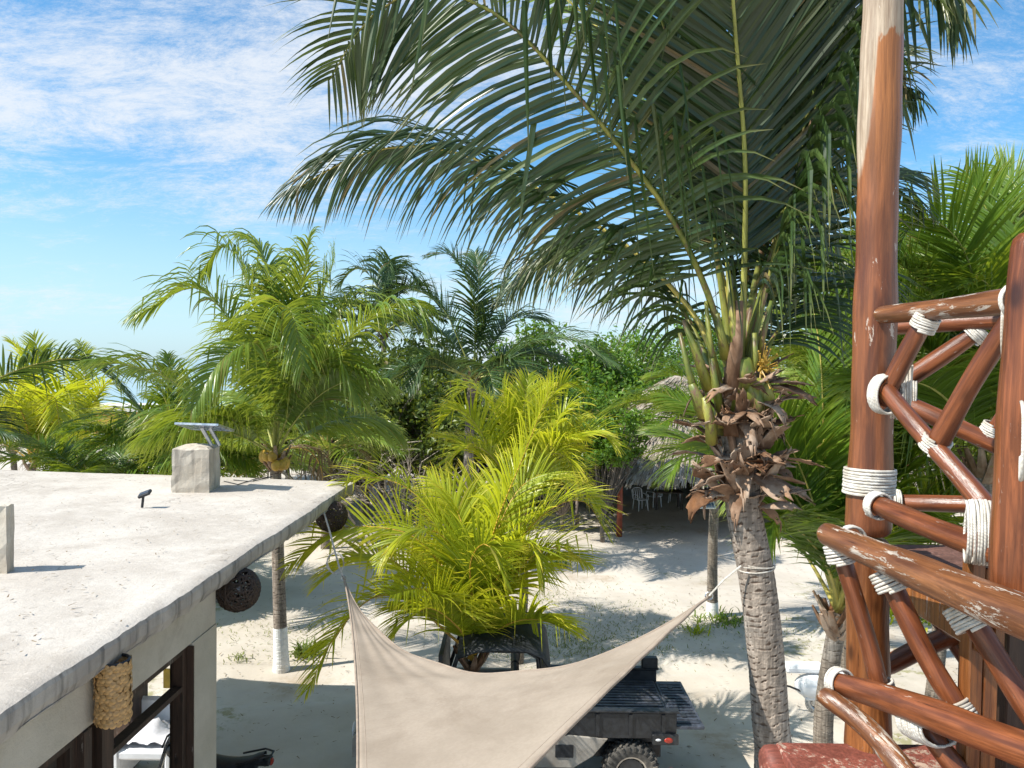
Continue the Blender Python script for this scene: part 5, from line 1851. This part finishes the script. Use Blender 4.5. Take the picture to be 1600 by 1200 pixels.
    prof = [(-.85, 2.05), (-.6, 2.13), (-.2, 2.17), (.12, 2.16), (.3, 2.08), (.4, 1.92), (.42, 1.7), (.36, 1.5), (.28, 1.38)]
    ny = 16
    for i, (x, z) in enumerate(prof):
        for j in range(ny + 1):
            y = YN - .02 + (YF - YN + .04) * j / ny
            e = abs(j / ny * 2 - 1) ** 5
            V.append((x, y, z - e * .12 + .012 * math.sin(j * 2.2 + i * 1.3)))
    for i in range(len(prof) - 1):
        for j in range(ny):
            a = i * (ny + 1) + j
            F.append((a, a + 1, a + ny + 2, a + ny + 1))
    top.add(V, F)
    tp = top.build('soft_top', M['black_canvas'], t, smooth=True)
    tp.modifiers.new('s', 'SOLIDIFY').thickness = .02
    ws = b('windscreen_frame', (-1.12, YN + .08, 1.16), (-1.06, YF - .08, 1.95), K, 0.005)
    for y in (YN + .35, YF - .75):
        s = b('seat', (-.6, y, .75), (-.1, y + .45, .95), K, .04)
        MB().box((-.12, y, .96), (.0, y + .45, 1.6), bev=.04).build('backrest', K, s)

    def wheel(x, y, out):
        w_ = empty('wheel', (0, 0, 0)); w_.parent = t; w_.location = Vector((x, y, .385)) - Vector(t.location)
        R = .385
        mb = MB(); V = []; F = []
        pr_ = [(.22, -.12), (.30, -.135), (.355, -.125), (.372, -.09), (.376, 0), (.372, .09), (.355, .125), (.30, .135), (.22, .12)]
        ns = 40
        for k in range(ns):
            a = 2 * PI * k / ns
            for r_, yy in pr_: V.append((x + math.cos(a) * r_, y + yy, .385 + math.sin(a) * r_))
        m_ = len(pr_)
        for k in range(ns):
            for i in range(m_ - 1): F.append((k * m_ + i, k * m_ + i + 1, ((k + 1) % ns) * m_ + i + 1, ((k + 1) % ns) * m_ + i))
        mb.add(V, F)
        ty = mb.build('tyre', M['tyre'], w_, smooth=True)
        lug = MB()
        for k in range(26):
            a = 2 * PI * k / 26
            for sgn in (-1, 1):
                a2 = a + (.12 if sgn > 0 else 0)
                Mx = Matrix.Translation((x, y, .385)) @ Matrix.Rotation(-a2, 4, 'Y') @ Matrix.Translation((.375, sgn * .068, 0)) @ Matrix.Rotation(sgn * .5, 4, 'X')
                lug.box((-.02, -.055, -.018), (.022, .055, .018), Mx, bev=.005)
                Mx = Matrix.Translation((x, y, .385)) @ Matrix.Rotation(-a2, 4, 'Y') @ Matrix.Translation((.34, sgn * .132, 0))
                lug.box((-.035, -.012, -.018), (.03, .012, .018), Mx, bev=.004)
        tag(lug.build('tread_lugs', M['tyre'], w_), kind='stuff')
        rim = MB(); V = []; F = []
        yo = y + out * .1
        for k in range(32):
            a = 2 * PI * k / 32
            for r_, yy in ((.225, .12), (.2, .115), (.19, .04), (.185, 0)):
                V.append((x + math.cos(a) * r_, y + out * yy, .385 + math.sin(a) * r_))
        for k in range(32):
            for i in range(3): F.append((k * 4 + i, k * 4 + i + 1, ((k + 1) % 32) * 4 + i + 1, ((k + 1) % 32) * 4 + i))
        rim.add(V, F)
        for k in range(8):
            a = 2 * PI * k / 8
            Mx = Matrix.Translation((x, y + out * .07, .385)) @ Matrix.Rotation(-a, 4, 'Y')
            rim.box((.03, -.015, -.028), (.195, .015, .028), Mx, bev=.006)
        rim.ball((x, y + out * .075, .385), .06, 12, 8, (1, .5, 1))
        rim.build('rim', M['rim'], w_, smooth=False)
        MB().tube([(x, y - .1, .385), (x, y + .06, .385)], .18, 20).build('brake_drum', K, w_)
    for x in (1.55, -1.65):
        wheel(x, YN + .12, -1); wheel(x, YF - .12, 1)
    for x in (1.55, -1.65):
        MB().tube([(x, YN + .25, .385), (x, YF - .25, .385)], .04, 8).build('axle', K, t)
    t.location = t.location + Vector((.16, .1, .03))


pickup()


def motorbike():
    o = G(372, 1280)
    x, y = -3.35, 10.75
    s0 = G(372, 1183, .8)
    x, y = s0.x, s0.y
    t = empty('motorcycle', (x - .5, y, 0))
    tag(t, 'black motorcycle with only its seat and tail showing beyond the wall corner', 'motorcycle')
    K = M['black_plastic']
    V = []; F = []
    for i in range(11):
        s = i / 10
        xx = x + .33 - s * .85
        zz = .83 - .08 * math.sin(s * PI) + (.02 if s < .2 else 0)
        hw = .06 + .09 * math.sin(min(1, s * 1.4 + .2) * PI / 2)
        for q in range(9):
            a = PI * q / 8
            V.append((xx, y + math.cos(a) * hw, zz - .05 + math.sin(a) * .08))
    for i in range(10):
        for q in range(8):
            a = i * 9 + q
            F.append((a, a + 1, a + 10, a + 9))
    mb = MB(); mb.add(V, F); mb.build('seat', K, t, smooth=True)
    MB().box((x + .2, y - .09, .72), (x + .42, y + .09, .80), bev=.02).build('tail_cowl', K, t)
    MB().tube([(x + .0, y - .14, .78), (x + .3, y - .13, .85), (x + .43, y - .05, .86), (x + .43, y + .05, .86), (x + .3, y + .13, .85), (x, y + .14, .78)], .014, 6).build('grab_rail', M['black_plastic'], t)
    MB().ball((x + .42, y, .75), .045, 10, 8, (.6, 1.4, 1)).build('tail_light', M['tail_red'], t)
    MB().ball((x - .7, y, .88), .2, 14, 10, (1.3, .7, .7)).build('tank', K, t, smooth=True)
    MB().box((x - .75, y - .12, .35), (x - .3, y + .12, .7), bev=.04).build('engine', M['chrome'], t)
    for xx in (x + .15, x - 1.15):
        w_ = empty('wheel', (xx - t.location.x, 0, .3)); w_.parent = t
        MB().tube([(xx + math.cos(a / 24 * 2 * PI) * .27, y, .3 + math.sin(a / 24 * 2 * PI) * .27) for a in range(24)], .045, 8, closed=True).build('tyre', M['tyre'], w_, smooth=True)
        sp = MB()
        for k in range(10):
            a = 2 * PI * k / 10
            sp.tube([(xx, y, .3), (xx + math.cos(a) * .25, y, .3 + math.sin(a) * .25)], .008, 4)
        sp.build('rim', M['chrome'], w_)
    MB().tube([(x - 1.15, y, .3), (x - .95, y, .95), (x - .9, y, 1.05)], .03, 8).build('fork', M['chrome'], t)
    MB().tube([(x - .85, y - .35, 1.1), (x - .95, y, 1.06), (x - .85, y + .35, 1.1)], .014, 8).build('handlebar', K, t)
    MB().box((x - .3, y - .05, .4), (x + .2, y + .05, .5), bev=.02).build('swing_arm', K, t)
    MB().box((x - .5, y - .1, .66), (x + .25, y + .1, .765), bev=.02).build('frame', K, t)
    t.location.x += .02


motorbike()


def scooter():
    s = P(1268, 1072, 13.2)
    g = G(1268, 1118)
    x, y = g.x, g.y
    t = empty('scooter', (x, y, 0))
    tag(t, 'white plastic scooter body between the big trunk and the log pole', 'scooter')
    Wp = M['white_plastic']
    MB().box((x - .45, y + .0, .72), (x + .25, y + .3, .84), bev=.035).build('rack', Wp, t)
    MB().ball((x + .02, y + .05, .5), .27, 18, 12, (1.15, .8, .75)).build('body_shell', Wp, t, smooth=True)
    MB().box((x + .15, y - .05, .45), (x + .6, y + .3, .8), bev=.06).build('front_shield', Wp, t)
    MB().tube([(x - .62, y, .55), (x - .4, y - .05, .52), (x - .2, y - .05, .44)], .018, 6).build('stand', M['black_plastic'], t)
    for xx in (x + .12, x + .95):
        w_ = empty('wheel', (xx - x, 0, .2)); w_.parent = t
        MB().tube([(xx + math.cos(a / 20 * 2 * PI) * .15, y + .1, .2 + math.sin(a / 20 * 2 * PI) * .15) for a in range(20)], .055, 8, closed=True).build('tyre', M['chrome'], w_, smooth=True)
        MB().tube([(xx, y + .06, .2), (xx, y + .14, .2)], .09, 12).build('hub', M['chrome'], w_)
    MB().box((x - .1, y, .25), (x + .9, y + .22, .32), bev=.02).build('footboard', Wp, t)
    MB().tube([(x + .9, y + .1, .3), (x + .75, y + .1, 1.0)], .03, 8).build('steering_column', Wp, t)
    MB().tube([(x + .74, y - .25, 1.02), (x + .74, y + .45, 1.02)], .015, 8).build('handlebar', M['black_plastic'], t)


scooter()


# small red post with white fitting near the rear wheel
q = G(1048, 1262)
tag(MB().tube([(q.x, q.y, -.02), (q.x, q.y, .52)], .055, 12).build('bollard', M['red_post'], None, smooth=False, origin=(q.x, q.y, 0)), 'short red wooden stump right of the pickup rear wheel', 'bollard')


# armchair with white cloths inside the window
def inside():
    p = P(240, 1165, 10.6)
    x, y = p.x, p.y
    t = empty('armchair', (x, y, .12))
    tag(t, 'white wicker armchair heaped with pale cloth behind the window bars', 'armchair')
    MB().box((x - .35, y - .35, .45), (x + .35, y + .3, .6), bev=.04).build('seat', M['white_plastic'], t)
    for xx in (x - .36, x + .36):
        MB().box((xx - .05, y - .36, .12), (xx + .05, y + .36, .74), bev=.03).build('armrest', M['white_plastic'], t)
    MB().box((x - .36, y + .3, .12), (x + .36, y + .4, 1.05), bev=.04).build('backrest', M['white_plastic'], t)
    random.seed(8)
    V = []; F = []
    for i in range(13):
        for j in range(13):
            u, v = i / 12 - .5, j / 12 - .5
            V.append((x + u * .62, y + v * .6, .66 + .22 * math.exp(-(u * u + v * v) * 9) + random.uniform(-.03, .03)))
    for i in range(12):
        for j in range(12):
            a = i * 13 + j
            F.append((a, a + 13, a + 14, a + 1))
    mb = MB(); mb.add(V, F)
    tag(mb.build('cloth_heap', M['white_cloth'], None, smooth=True, origin=(x, y, .6)), 'crumpled pale cloth heaped on the armchair', 'cloth')
    p = P(205, 1095, 10.4)
    tt = empty('cupboard', (p.x - .7, p.y + .4, .12))
    tag(tt, 'dark cupboard standing in the gloom behind the window', 'cupboard')
    MB().box((p.x - 1.3, p.y + .2, .12), (p.x - .1, p.y + .7, 2.0), bev=.01).build('carcass', M['wood_dark'], tt)
    for k in (0, 1):
        MB().box((p.x - 1.28 + k * .6, p.y + .17, .2), (p.x - .72 + k * .6, p.y + .198, 1.95), bev=.005).build('door', M['wood_dark'], tt)
    p = P(273, 1060, 10.9)
    tag(MB().box((p.x - .16, p.y - .02, p.z - .14), (p.x + .16, p.y + .02, p.z + .14), bev=.005).build('crate_board', M['yellow_print'], None, origin=p), 'small yellow board leaning inside the window top corner', 'board')


inside()


# ---------------------------------------------------------------- ground plants
def tuft(px, py, n, spread, h, label, seed, mat='leaf_grass', as_stuff=False, w=.02):
    r = np.random.default_rng(seed)
    g = G(px, py)
    c = np.array([g.x, g.y, 0])
    base = c + np.concatenate([r.normal(size=(n, 2)) * spread, np.zeros((n, 1))], 1)
    az = r.uniform(0, 2 * PI, n); el = r.uniform(.5, 1.4, n)
    d = np.stack([np.cos(az) * np.cos(el), np.sin(az) * np.cos(el), np.sin(el)], 1)
    ln = h * r.uniform(.5, 1.2, n)[:, None]
    sd = unit(np.cross(d, np.array([0, 0, 1.0])))
    p1 = base + d * ln * .55
    p2 = p1 + unit(d + np.array([0, 0, -.7])) * ln * .45
    V = np.stack([base - sd * w * .5, base + sd * w * .5, p1 + sd * w * .45, p1 - sd * w * .45, p2 + sd * .002, p2 - sd * .002], 1).reshape(-1, 3)
    b_ = (np.arange(n) * 6)[:, None]
    Q = np.concatenate([b_ + np.array([0, 1, 2, 3]), b_ + np.array([3, 2, 4, 5])])
    uv = np.stack([np.repeat(r.random(n), 6), np.tile([0, 0, .4, .4, .8, .8], n)], 1)
    o = mesh_np('grass_clump' if not as_stuff else 'ground_weeds', V, Q, M[mat], None, uv=uv)
    if as_stuff: tag(o, 'thin creeping weeds on the sand', kind='stuff')
    else: tag(o, label, 'plant')
    return o


tuft(478, 1022, 120, .16, .3, 'small dark leafy plant beside the whitewashed column foot', 1, 'leaf_bush', w=.04)
tuft(372, 1030, 40, .12, .14, 'sparse little weed left of the whitewashed column', 2)
tuft(1135, 972, 160, .32, .26, 'strappy green plants round the foot of the slim white footed palm', 3, 'leaf_bright', w=.035)
tuft(1090, 990, 60, .12, .3, 'yellow green sprout on the sand left of the big trunk', 4, 'leaf_yellow', w=.03)
tuft(872, 882, 110, .22, .28, 'dark green clump on the open sand beyond the near yellow palm', 5, 'leaf_green', w=.03)
tuft(1430, 960, 260, .45, .5, 'lime green low plants seen through the lower railing', 6, 'leaf_yellow', w=.06)


def weeds():
    r = np.random.default_rng(20)
    Vs = []; Qs = []; Us = []; off = 0
    for (px, py, sx, sy, n) in ((890, 960, 1.3, 1.0, 2200), (960, 1000, 1.0, .7, 900), (850, 1010, .8, .6, 800), (420, 985, 1.0, .8, 500), (1150, 985, .8, .4, 500), (620, 850, 2, 1.5, 500)):
        g = G(px, py)
        base = np.stack([g.x + r.normal(size=n) * sx, g.y + r.normal(size=n) * sy, np.full(n, .0)], 1)
        az = r.uniform(0, 2 * PI, n); el = r.uniform(.1, .9, n)
        d = np.stack([np.cos(az) * np.cos(el), np.sin(az) * np.cos(el), np.sin(el)], 1)
        sd = unit(np.cross(d, np.array([0, 0, 1.0])))
        ln = r.uniform(.04, .11, n)[:, None]
        w_ = .009
        V = np.stack([base - sd * w_, base + sd * w_, base + d * ln + sd * .003, base + d * ln - sd * .003], 1).reshape(-1, 3)
        Vs.append(V); Qs.append(np.arange(4 * n).reshape(n, 4) + off); off += 4 * n
        Us.append(np.stack([np.repeat(r.random(n), 4), np.tile([0, 0, .5, .5], n)], 1))
    tag(mesh_np('ground_weeds', np.concatenate(Vs), np.concatenate(Qs), M['leaf_grass'], None, uv=np.concatenate(Us)), 'thin creeping weeds scattered over the sand', kind='stuff')
    # leaf litter and twigs on the sand
    n = 5000
    X = r.uniform(-8, 9, n); Y = r.uniform(9, 34, n)
    base = np.stack([X, Y, np.full(n, .035)], 1)
    az = r.uniform(0, 2 * PI, n)
    d = np.stack([np.cos(az), np.sin(az), r.normal(0, .15, n)], 1); sd = np.stack([-np.sin(az), np.cos(az), np.zeros(n)], 1)
    ln = r.uniform(.02, .09, n)[:, None]; w_ = r.uniform(.004, .012, n)[:, None]
    V = np.stack([base - sd * w_, base + sd * w_, base + d * ln + sd * w_ * .4, base + d * ln - sd * w_ * .4], 1).reshape(-1, 3)
    tag(mesh_np('leaf_litter', V, np.arange(4 * n).reshape(n, 4), M['leaf_dead'], None, uv=np.stack([np.repeat(r.random(n), 4), np.tile([0, 0, .5, .5], n)], 1)), 'dry leaf bits and twigs lying on the sand', kind='stuff')


weeds()


def roof_litter():
    r = np.random.default_rng(33)
    n = 900
    u = r.uniform(-1, 8.5, n); v = r.uniform(.05, 5.6, n)
    base = np.array([list(bp(a, b, RZ + .03)) for a, b in zip(u, v)])
    ok = (u > 6.4) | (v < 4.3)
    base = base[ok]; n = len(base)
    az = r.uniform(0, 2 * PI, n)
    d = np.stack([np.cos(az), np.sin(az), r.normal(0, .12, n)], 1); sd = np.stack([-np.sin(az), np.cos(az), np.zeros(n)], 1)
    ln = r.uniform(.01, .06, n)[:, None]; w_ = r.uniform(.003, .008, n)[:, None]
    V = np.stack([base - sd * w_, base + sd * w_, base + d * ln + sd * w_ * .4, base + d * ln - sd * w_ * .4], 1).reshape(-1, 3)
    tag(mesh_np('roof_litter', V, np.arange(4 * n).reshape(n, 4), M['leaf_dead'], None, uv=np.stack([np.repeat(r.random(n), 4), np.tile([0, 0, .5, .5], n)], 1)), 'dry leaf bits scattered over the flat roof', kind='stuff')


roof_litter()


# ---------------------------------------------------------------- log deck on the right
def log(parent, a, b, r0, r1, mat, name='rail', bend=.012, ns=18, seed=0, cut=True):
    """a peeled log from a to b, its object axis Z along the grain"""
    rd = random.Random(seed)
    a = Vector(a); b = Vector(b)
    d = b - a; ln = d.length; dn = d.normalized()
    q = dn.to_track_quat('Z', 'Y')
    n = max(10, int(ln / .035))
    ph = [rd.uniform(0, 6) for _ in range(6)]
    V = []; F = []
    prof = [(0, .0), (0, .45), (.006, .78), (.02, .94), (.045, 1.0)]
    st = [(z, f) for z, f in prof]
    rows = [(z, f) for z, f in st] + [(.06 + (ln - .12) * k / n, 1.0) for k in range(n + 1)] + [(ln - z, f) for z, f in st[::-1]]
    for z, f in rows:
        s = z / ln
        r = (r0 + (r1 - r0) * s) * (1 + .035 * math.sin(z * 7 + ph[0]) + .02 * math.sin(z * 17 + ph[1]))
        ox = bend * math.sin(s * PI + ph[2] * .2) * math.cos(ph[3]) + bend * .4 * math.sin(s * 7 + ph[4])
        oy = bend * math.sin(s * PI) * math.sin(ph[3])
        for k in range(ns):
            an = 2 * PI * k / ns
            rr = r * f * (1 + .03 * math.sin(an * 2 + ph[5] + z * 2) + .018 * math.sin(an * 5 + z * 3 + ph[1]))
            V.append((ox + math.cos(an) * rr, oy + math.sin(an) * rr, z))
    for i in range(len(rows) - 1):
        for k in range(ns):
            F.append((i * ns + k, i * ns + (k + 1) % ns, (i + 1) * ns + (k + 1) % ns, (i + 1) * ns + k))
    me = bpy.data.meshes.new(name)
    me.from_pydata(V, [], F)
    me.polygons.foreach_set('use_smooth', [True] * len(F))
    setmat(me, M[mat]); me.update()
    o = link(name, me, parent)
    off = world_loc(parent) if parent is not None else Vector()
    o.location = a - off
    o.rotation_mode = 'QUATERNION'; o.rotation_quaternion = q
    return o


def lash(parent, c, axis, rx, ry, width, rope=.0065, name='rope_lashing', up=None, tilt=0.0, bulge=0.0, layers=1):
    """one continuous rope wound round a log (or two crossing logs), lying side by side"""
    c = Vector(c); ax = Vector(axis).normalized()
    u = (Vector(up) if up is not None else ax.orthogonal())
    u = (u - ax * u.dot(ax)).normalized(); v = ax.cross(u)
    rx += .003; ry += .003
    rope *= .92
    turns = max(2, int(width / (rope * 1.8)))
    pts = []
    m_ = 22
    for k in range(turns * m_ + 1):
        a = 2 * PI * k / m_
        s = k / (turns * m_) - .5
        bl = 1 + bulge * (1 - (2 * s) ** 2)
        off = width * s + .0015 * math.sin(k * .37)
        rr = 1 + .012 * math.sin(int(k / m_) * 12.9 + a * .5)
        pts.append(c + ax * (off + tilt * rx * math.cos(a)) + (u * math.cos(a) * rx + v * math.sin(a) * ry) * bl * rr)
    mb = MB().tube(pts, rope, 6)
    o = mb.build(name, M['rope'], parent, smooth=True)
    return o


def deck():
    # tall pole
    pb = P(1354, 1172, 3.34)
    pole = empty('log_pole', pb)
    tag(pole, 'tall reddish log pole with bare pale top rising out of the picture', 'pole')
    top = P(1384, -160, 3.3); seam = P(1356, 836, 3.3)
    o = log(pole, seam, top, .093, .080, 'pole', 'upper_log', .004, 32, 3)
    o.data.materials.clear(); o.data.materials.append(M['pole'])
    # bare wood measured from the joint upward: joint is at local zero, so lift the coordinate by moving the mesh origin
    shift = 1.30
    for v in o.data.vertices: v.co.z += shift
    o.location = o.location - (top - seam).normalized() * shift
    log(pole, pb - Vector((0, 0, .02)), seam - Vector((0, 0, .012)), .094, .092, 'log_orange', 'lower_log', .006, 28, 4)
    lash(pole, P(1358, 752, 3.3), (0.03, 0, 1), .099, .099, .115, .0075, up=(1, 0, 0))
    # near railing, runs along the left edge of the lower deck
    r1 = empty('log_railing', P(1400, 1150, 2.8))
    tag(r1, 'near log railing with thick worn handrail and rope lashed zigzag struts', 'railing')
    h0, h1 = P(1286, 832, 3.02), P(1680, 992, 1.86)
    log(r1, h0, h1, .047, .064, 'log_worn', 'handrail', .015, 24, 5)
    l0, l1 = P(1300, 1066, 2.95), P(1690, 1208, 2.0)
    log(r1, l0, l1, .043, .054, 'log', 'bottom_rail', .015, 24, 6)
    log(r1, P(1314, 868, 2.97), P(1380, 1092, 2.86), .034, .036, 'log', 'strut', .01, 18, 7)
    log(r1, P(1385, 895, 2.72), P(1505, 1122, 2.52), .035, .04, 'log', 'strut', .01, 18, 8)
    log(r1, P(1510, 955, 2.42), P(1660, 1180, 2.2), .037, .042, 'log', 'strut', .01, 18, 9)
    log(r1, P(1284, 1082, 2.9), P(1450, 1245, 2.5), .038, .042, 'log_worn', 'strut', .02, 18, 10)
    log(r1, P(1440, 1120, 2.62), P(1530, 1260, 2.45), .038, .04, 'log', 'strut', .01, 18, 11)
    hd = (h1 - h0).normalized(); ld = (l1 - l0).normalized()
    Z = Vector((0, 0, 1))
    for (x, y, d, ax, rx, ry, wd) in (
            (1311, 866, 2.96, P(1380, 1092, 2.86) - P(1314, 868, 2.97), .044, .044, .075),
            (1390, 908, 2.70, P(1505, 1122, 2.52) - P(1385, 895, 2.72), .048, .05, .075),
            (1512, 964, 2.41, P(1660, 1180, 2.2) - P(1510, 955, 2.42), .05, .052, .08),
            (1378, 1078, 2.86, P(1380, 1092, 2.86) - P(1314, 868, 2.97), .043, .043, .07),
            (1497, 1112, 2.53, P(1505, 1122, 2.52) - P(1385, 895, 2.72), .048, .048, .08)):
        lash(r1, P(x, y, d), ax, rx, ry, wd, .0065)
    lash(r1, P(1312, 1068, 2.92), ld, .052, .052, .05, .0065)
    lash(r1, P(1453, 1128, 2.58), ld, .062, .085, .115, .006, up=Z, bulge=.08)
    lash(r1, P(1330, 846, 2.93), hd, .055, .055, .03, .006)
    # raised deck and its two railings
    dk = empty('raised_deck', P(1470, 880, 2.9))
    tag(dk, 'small raised timber deck in the corner between the poles', 'deck')
    zd = 6 - .78
    for k in range(6):
        y0_ = 2.42 + k * .155
        MB().box((1.60, y0_, zd - .05), (2.9, y0_ + .148, zd), bev=.006).build('plank', M['wood_deck'], dk)
    MB().box((1.555, 2.40, zd - .16), (1.597, 3.36, zd + .012), bev=.008).build('edge_board', M['log_orange'], dk)
    MB().tube([(1.75, 3.38, zd - .1), (3.0, 3.38, zd - .1)], .06, 12).build('joist', M['log'], dk)
    q = P(1538, 960, 2.40)
    for k, (xa, xb) in enumerate(((1514, 1536), (1537, 1560))):
        A_ = P(xa, 878 if k == 0 else 886, 2.52); B_ = P(xb, 1220, 2.52)
        MB().box((A_.x, 2.50, B_.z - .4), (P(xb, 886, 2.52).x, 2.56, A_.z), bev=.005).build('upright', M['log_orange'], dk)
    A_ = P(1562, 960, 2.64); B_ = P(1700, 1230, 2.64)
    MB().box((A_.x, 2.59, B_.z - .3), (B_.x + .3, 2.69, A_.z), bev=.005).build('dark_box', M['wood_dark'], dk)  # plain dark box filling the corner behind the lower railing
    pr_ = empty('log_post', P(1590, 950, 2.15))
    tag(pr_, 'thick red brown log post at the right border, in front of the railings', 'post')
    log(pr_, P(1597, 965, 2.2), P(1628, 362, 2.2), .086, .078, 'log', 'post_log', .012, 28, 12)
    lash(pr_, P(1625, 690, 2.08), Vector((1, -.6, 0)), .105, .06, .09, .006, up=Z, bulge=.05)
    # left railing of raised deck
    r2 = empty('log_railing', P(1470, 800, 2.9))
    tag(r2, 'front railing of the raised deck between the tall pole and the right post', 'railing')
    a0_, a1_ = P(1372, 492, 3.2), P(1610, 466, 2.42)
    log(r2, a0_, a1_, .037, .046, 'log_worn', 'handrail', .006, 22, 13)
    b0_, b1_ = P(1362, 786, 3.16), P(1570, 868, 2.4)
    log(r2, b0_, b1_, .041, .046, 'log', 'bottom_rail', .008, 22, 14)
    s1 = (P(1446, 500, 2.92), P(1376, 632, 3.08)); s2 = (P(1378, 600, 3.07), P(1545, 800, 2.56)); s3 = (P(1592, 480, 2.48), P(1460, 700, 2.80))
    log(r2, s1[0], s1[1], .033, .038, 'log', 'strut', .004, 18, 15)
    log(r2, s2[0], s2[1], .034, .037, 'log', 'strut', .01, 18, 16)
    log(r2, s3[0], s3[1], .036, .037, 'log', 'strut', .008, 18, 17)
    lash(r2, P(1445, 504, 2.91), s1[1] - s1[0], .040, .042, .06, .006)
    lash(r2, P(1383, 616, 3.05), b1_ - b0_, .072, .05, .075, .0055, up=Z, bulge=.04)
    lash(r2, P(1408, 612, 3.12), Vector((1, -.5, 0)), .104, .046, .075, .0055, up=Z, bulge=.05)
    lash(r2, P(1582, 512, 2.5), Vector((1, -.9, 0)), .095, .05, .05, .0055, up=Z, bulge=.06)
    lash(r2, P(1461, 694, 2.80), s3[1] - s3[0], .043, .045, .06, .006)
    lash(r2, P(1372, 790, 3.12), b1_ - b0_, .05, .05, .05, .006)
    lash(r2, P(1534, 832, 2.48), Vector((1, -.45, 0)), .098, .058, .095, .0055, up=Z, bulge=.05)
    lash(r2, P(1586, 470, 2.47), a1_ - a0_, .052, .052, .02, .004)
    # far railing of raised deck
    r3 = empty('log_railing', P(1470, 790, 3.7))
    tag(r3, 'rear railing of the raised deck, seen through the front one', 'railing')
    log(r3, P(1386, 512, 4.1), P(1640, 498, 3.5), .042, .045, 'log', 'handrail', .006, 18, 18)
    log(r3, P(1392, 784, 4.0), P(1640, 792, 3.5), .042, .045, 'log', 'bottom_rail', .006, 18, 19)
    log(r3, P(1530, 516, 3.78), P(1412, 596, 3.98), .043, .045, 'log', 'strut', .004, 16, 20)
    log(r3, P(1404, 625, 4.0), P(1590, 712, 3.62), .045, .045, 'log', 'strut', .006, 16, 21)
    log(r3, P(1610, 590, 3.62), P(1545, 690, 3.75), .042, .042, 'log', 'strut', .006, 16, 22)
    log(r3, P(1560, 690, 3.70), P(1700, 800, 3.5), .042, .042, 'log', 'strut', .006, 16, 25)
    lash(r3, P(1526, 520, 3.78), P(1412, 596, 3.98) - P(1530, 516, 3.78), .05, .05, .07, .006)
    lash(r3, P(1418, 612, 3.98), Vector((1, -.4, 0)), .11, .055, .08, .006, up=Z, bulge=.05)
    lash(r3, P(1550, 676, 3.72), P(1545, 690, 3.75) - P(1610, 590, 3.62), .052, .052, .08, .006)
    lash(r3, P(1398, 782, 3.96), Vector((1, -.3, 0)), .052, .052, .06, .006)
    # stair bracing seen below the handrail
    r4 = empty('stair_frame', P(1480, 1100, 3.6))
    tag(r4, 'shaded stair timbers below the raised deck', 'stairs')
    log(r4, P(1376, 1046, 3.5), P(1506, 984, 3.4), .045, .045, 'log', 'brace', .01, 16, 23)
    log(r4, P(1390, 870, 3.45), P(1500, 990, 3.35), .05, .05, 'log', 'brace', .01, 16, 26)
    log(r4, P(1440, 930, 3.5), P(1580, 1130, 3.3), .045, .045, 'log', 'brace', .01, 16, 27)
    a_ = P(1530, 955, 3.0)
    MB().box((a_.x - .045, 2.95, 4.0), (a_.x + .075, 3.06, 5.05), bev=.006).build('newel', M['log_orange'], r4)
    for k in range(4):
        z = 4.3 + k * .2
        MB().box((1.95 + k * .02, 2.5 + k * .12, z - .04), (3.1, 2.72 + k * .12, z), bev=.005).build('tread', M['wood_deck'], r4)
    # lower deck
    ld_ = empty('lower_deck', P(1300, 1180, 3.2))
    tag(ld_, 'faded red lower deck with its beam end at the foot of the tall pole', 'deck')
    A_ = P(1184, 1146, 3.42)
    zf = P(1300, 1150, 3.40).z
    log(ld_, (P(1192, 1150, 3.3).x, 3.30, zf - .085), (3.4, 3.30, zf - .09), .085, .085, 'wood_red', 'beam', .004, 26, 30)
    for k in range(7):
        y1_ = 3.33 - k * .235
        x0_ = 1.18 if k else 1.2
        MB().box((x0_, y1_ - .23, zf - .04), (3.4, y1_, zf + .004), bev=.006).build('plank', M['wood_red'], ld_)


deck()
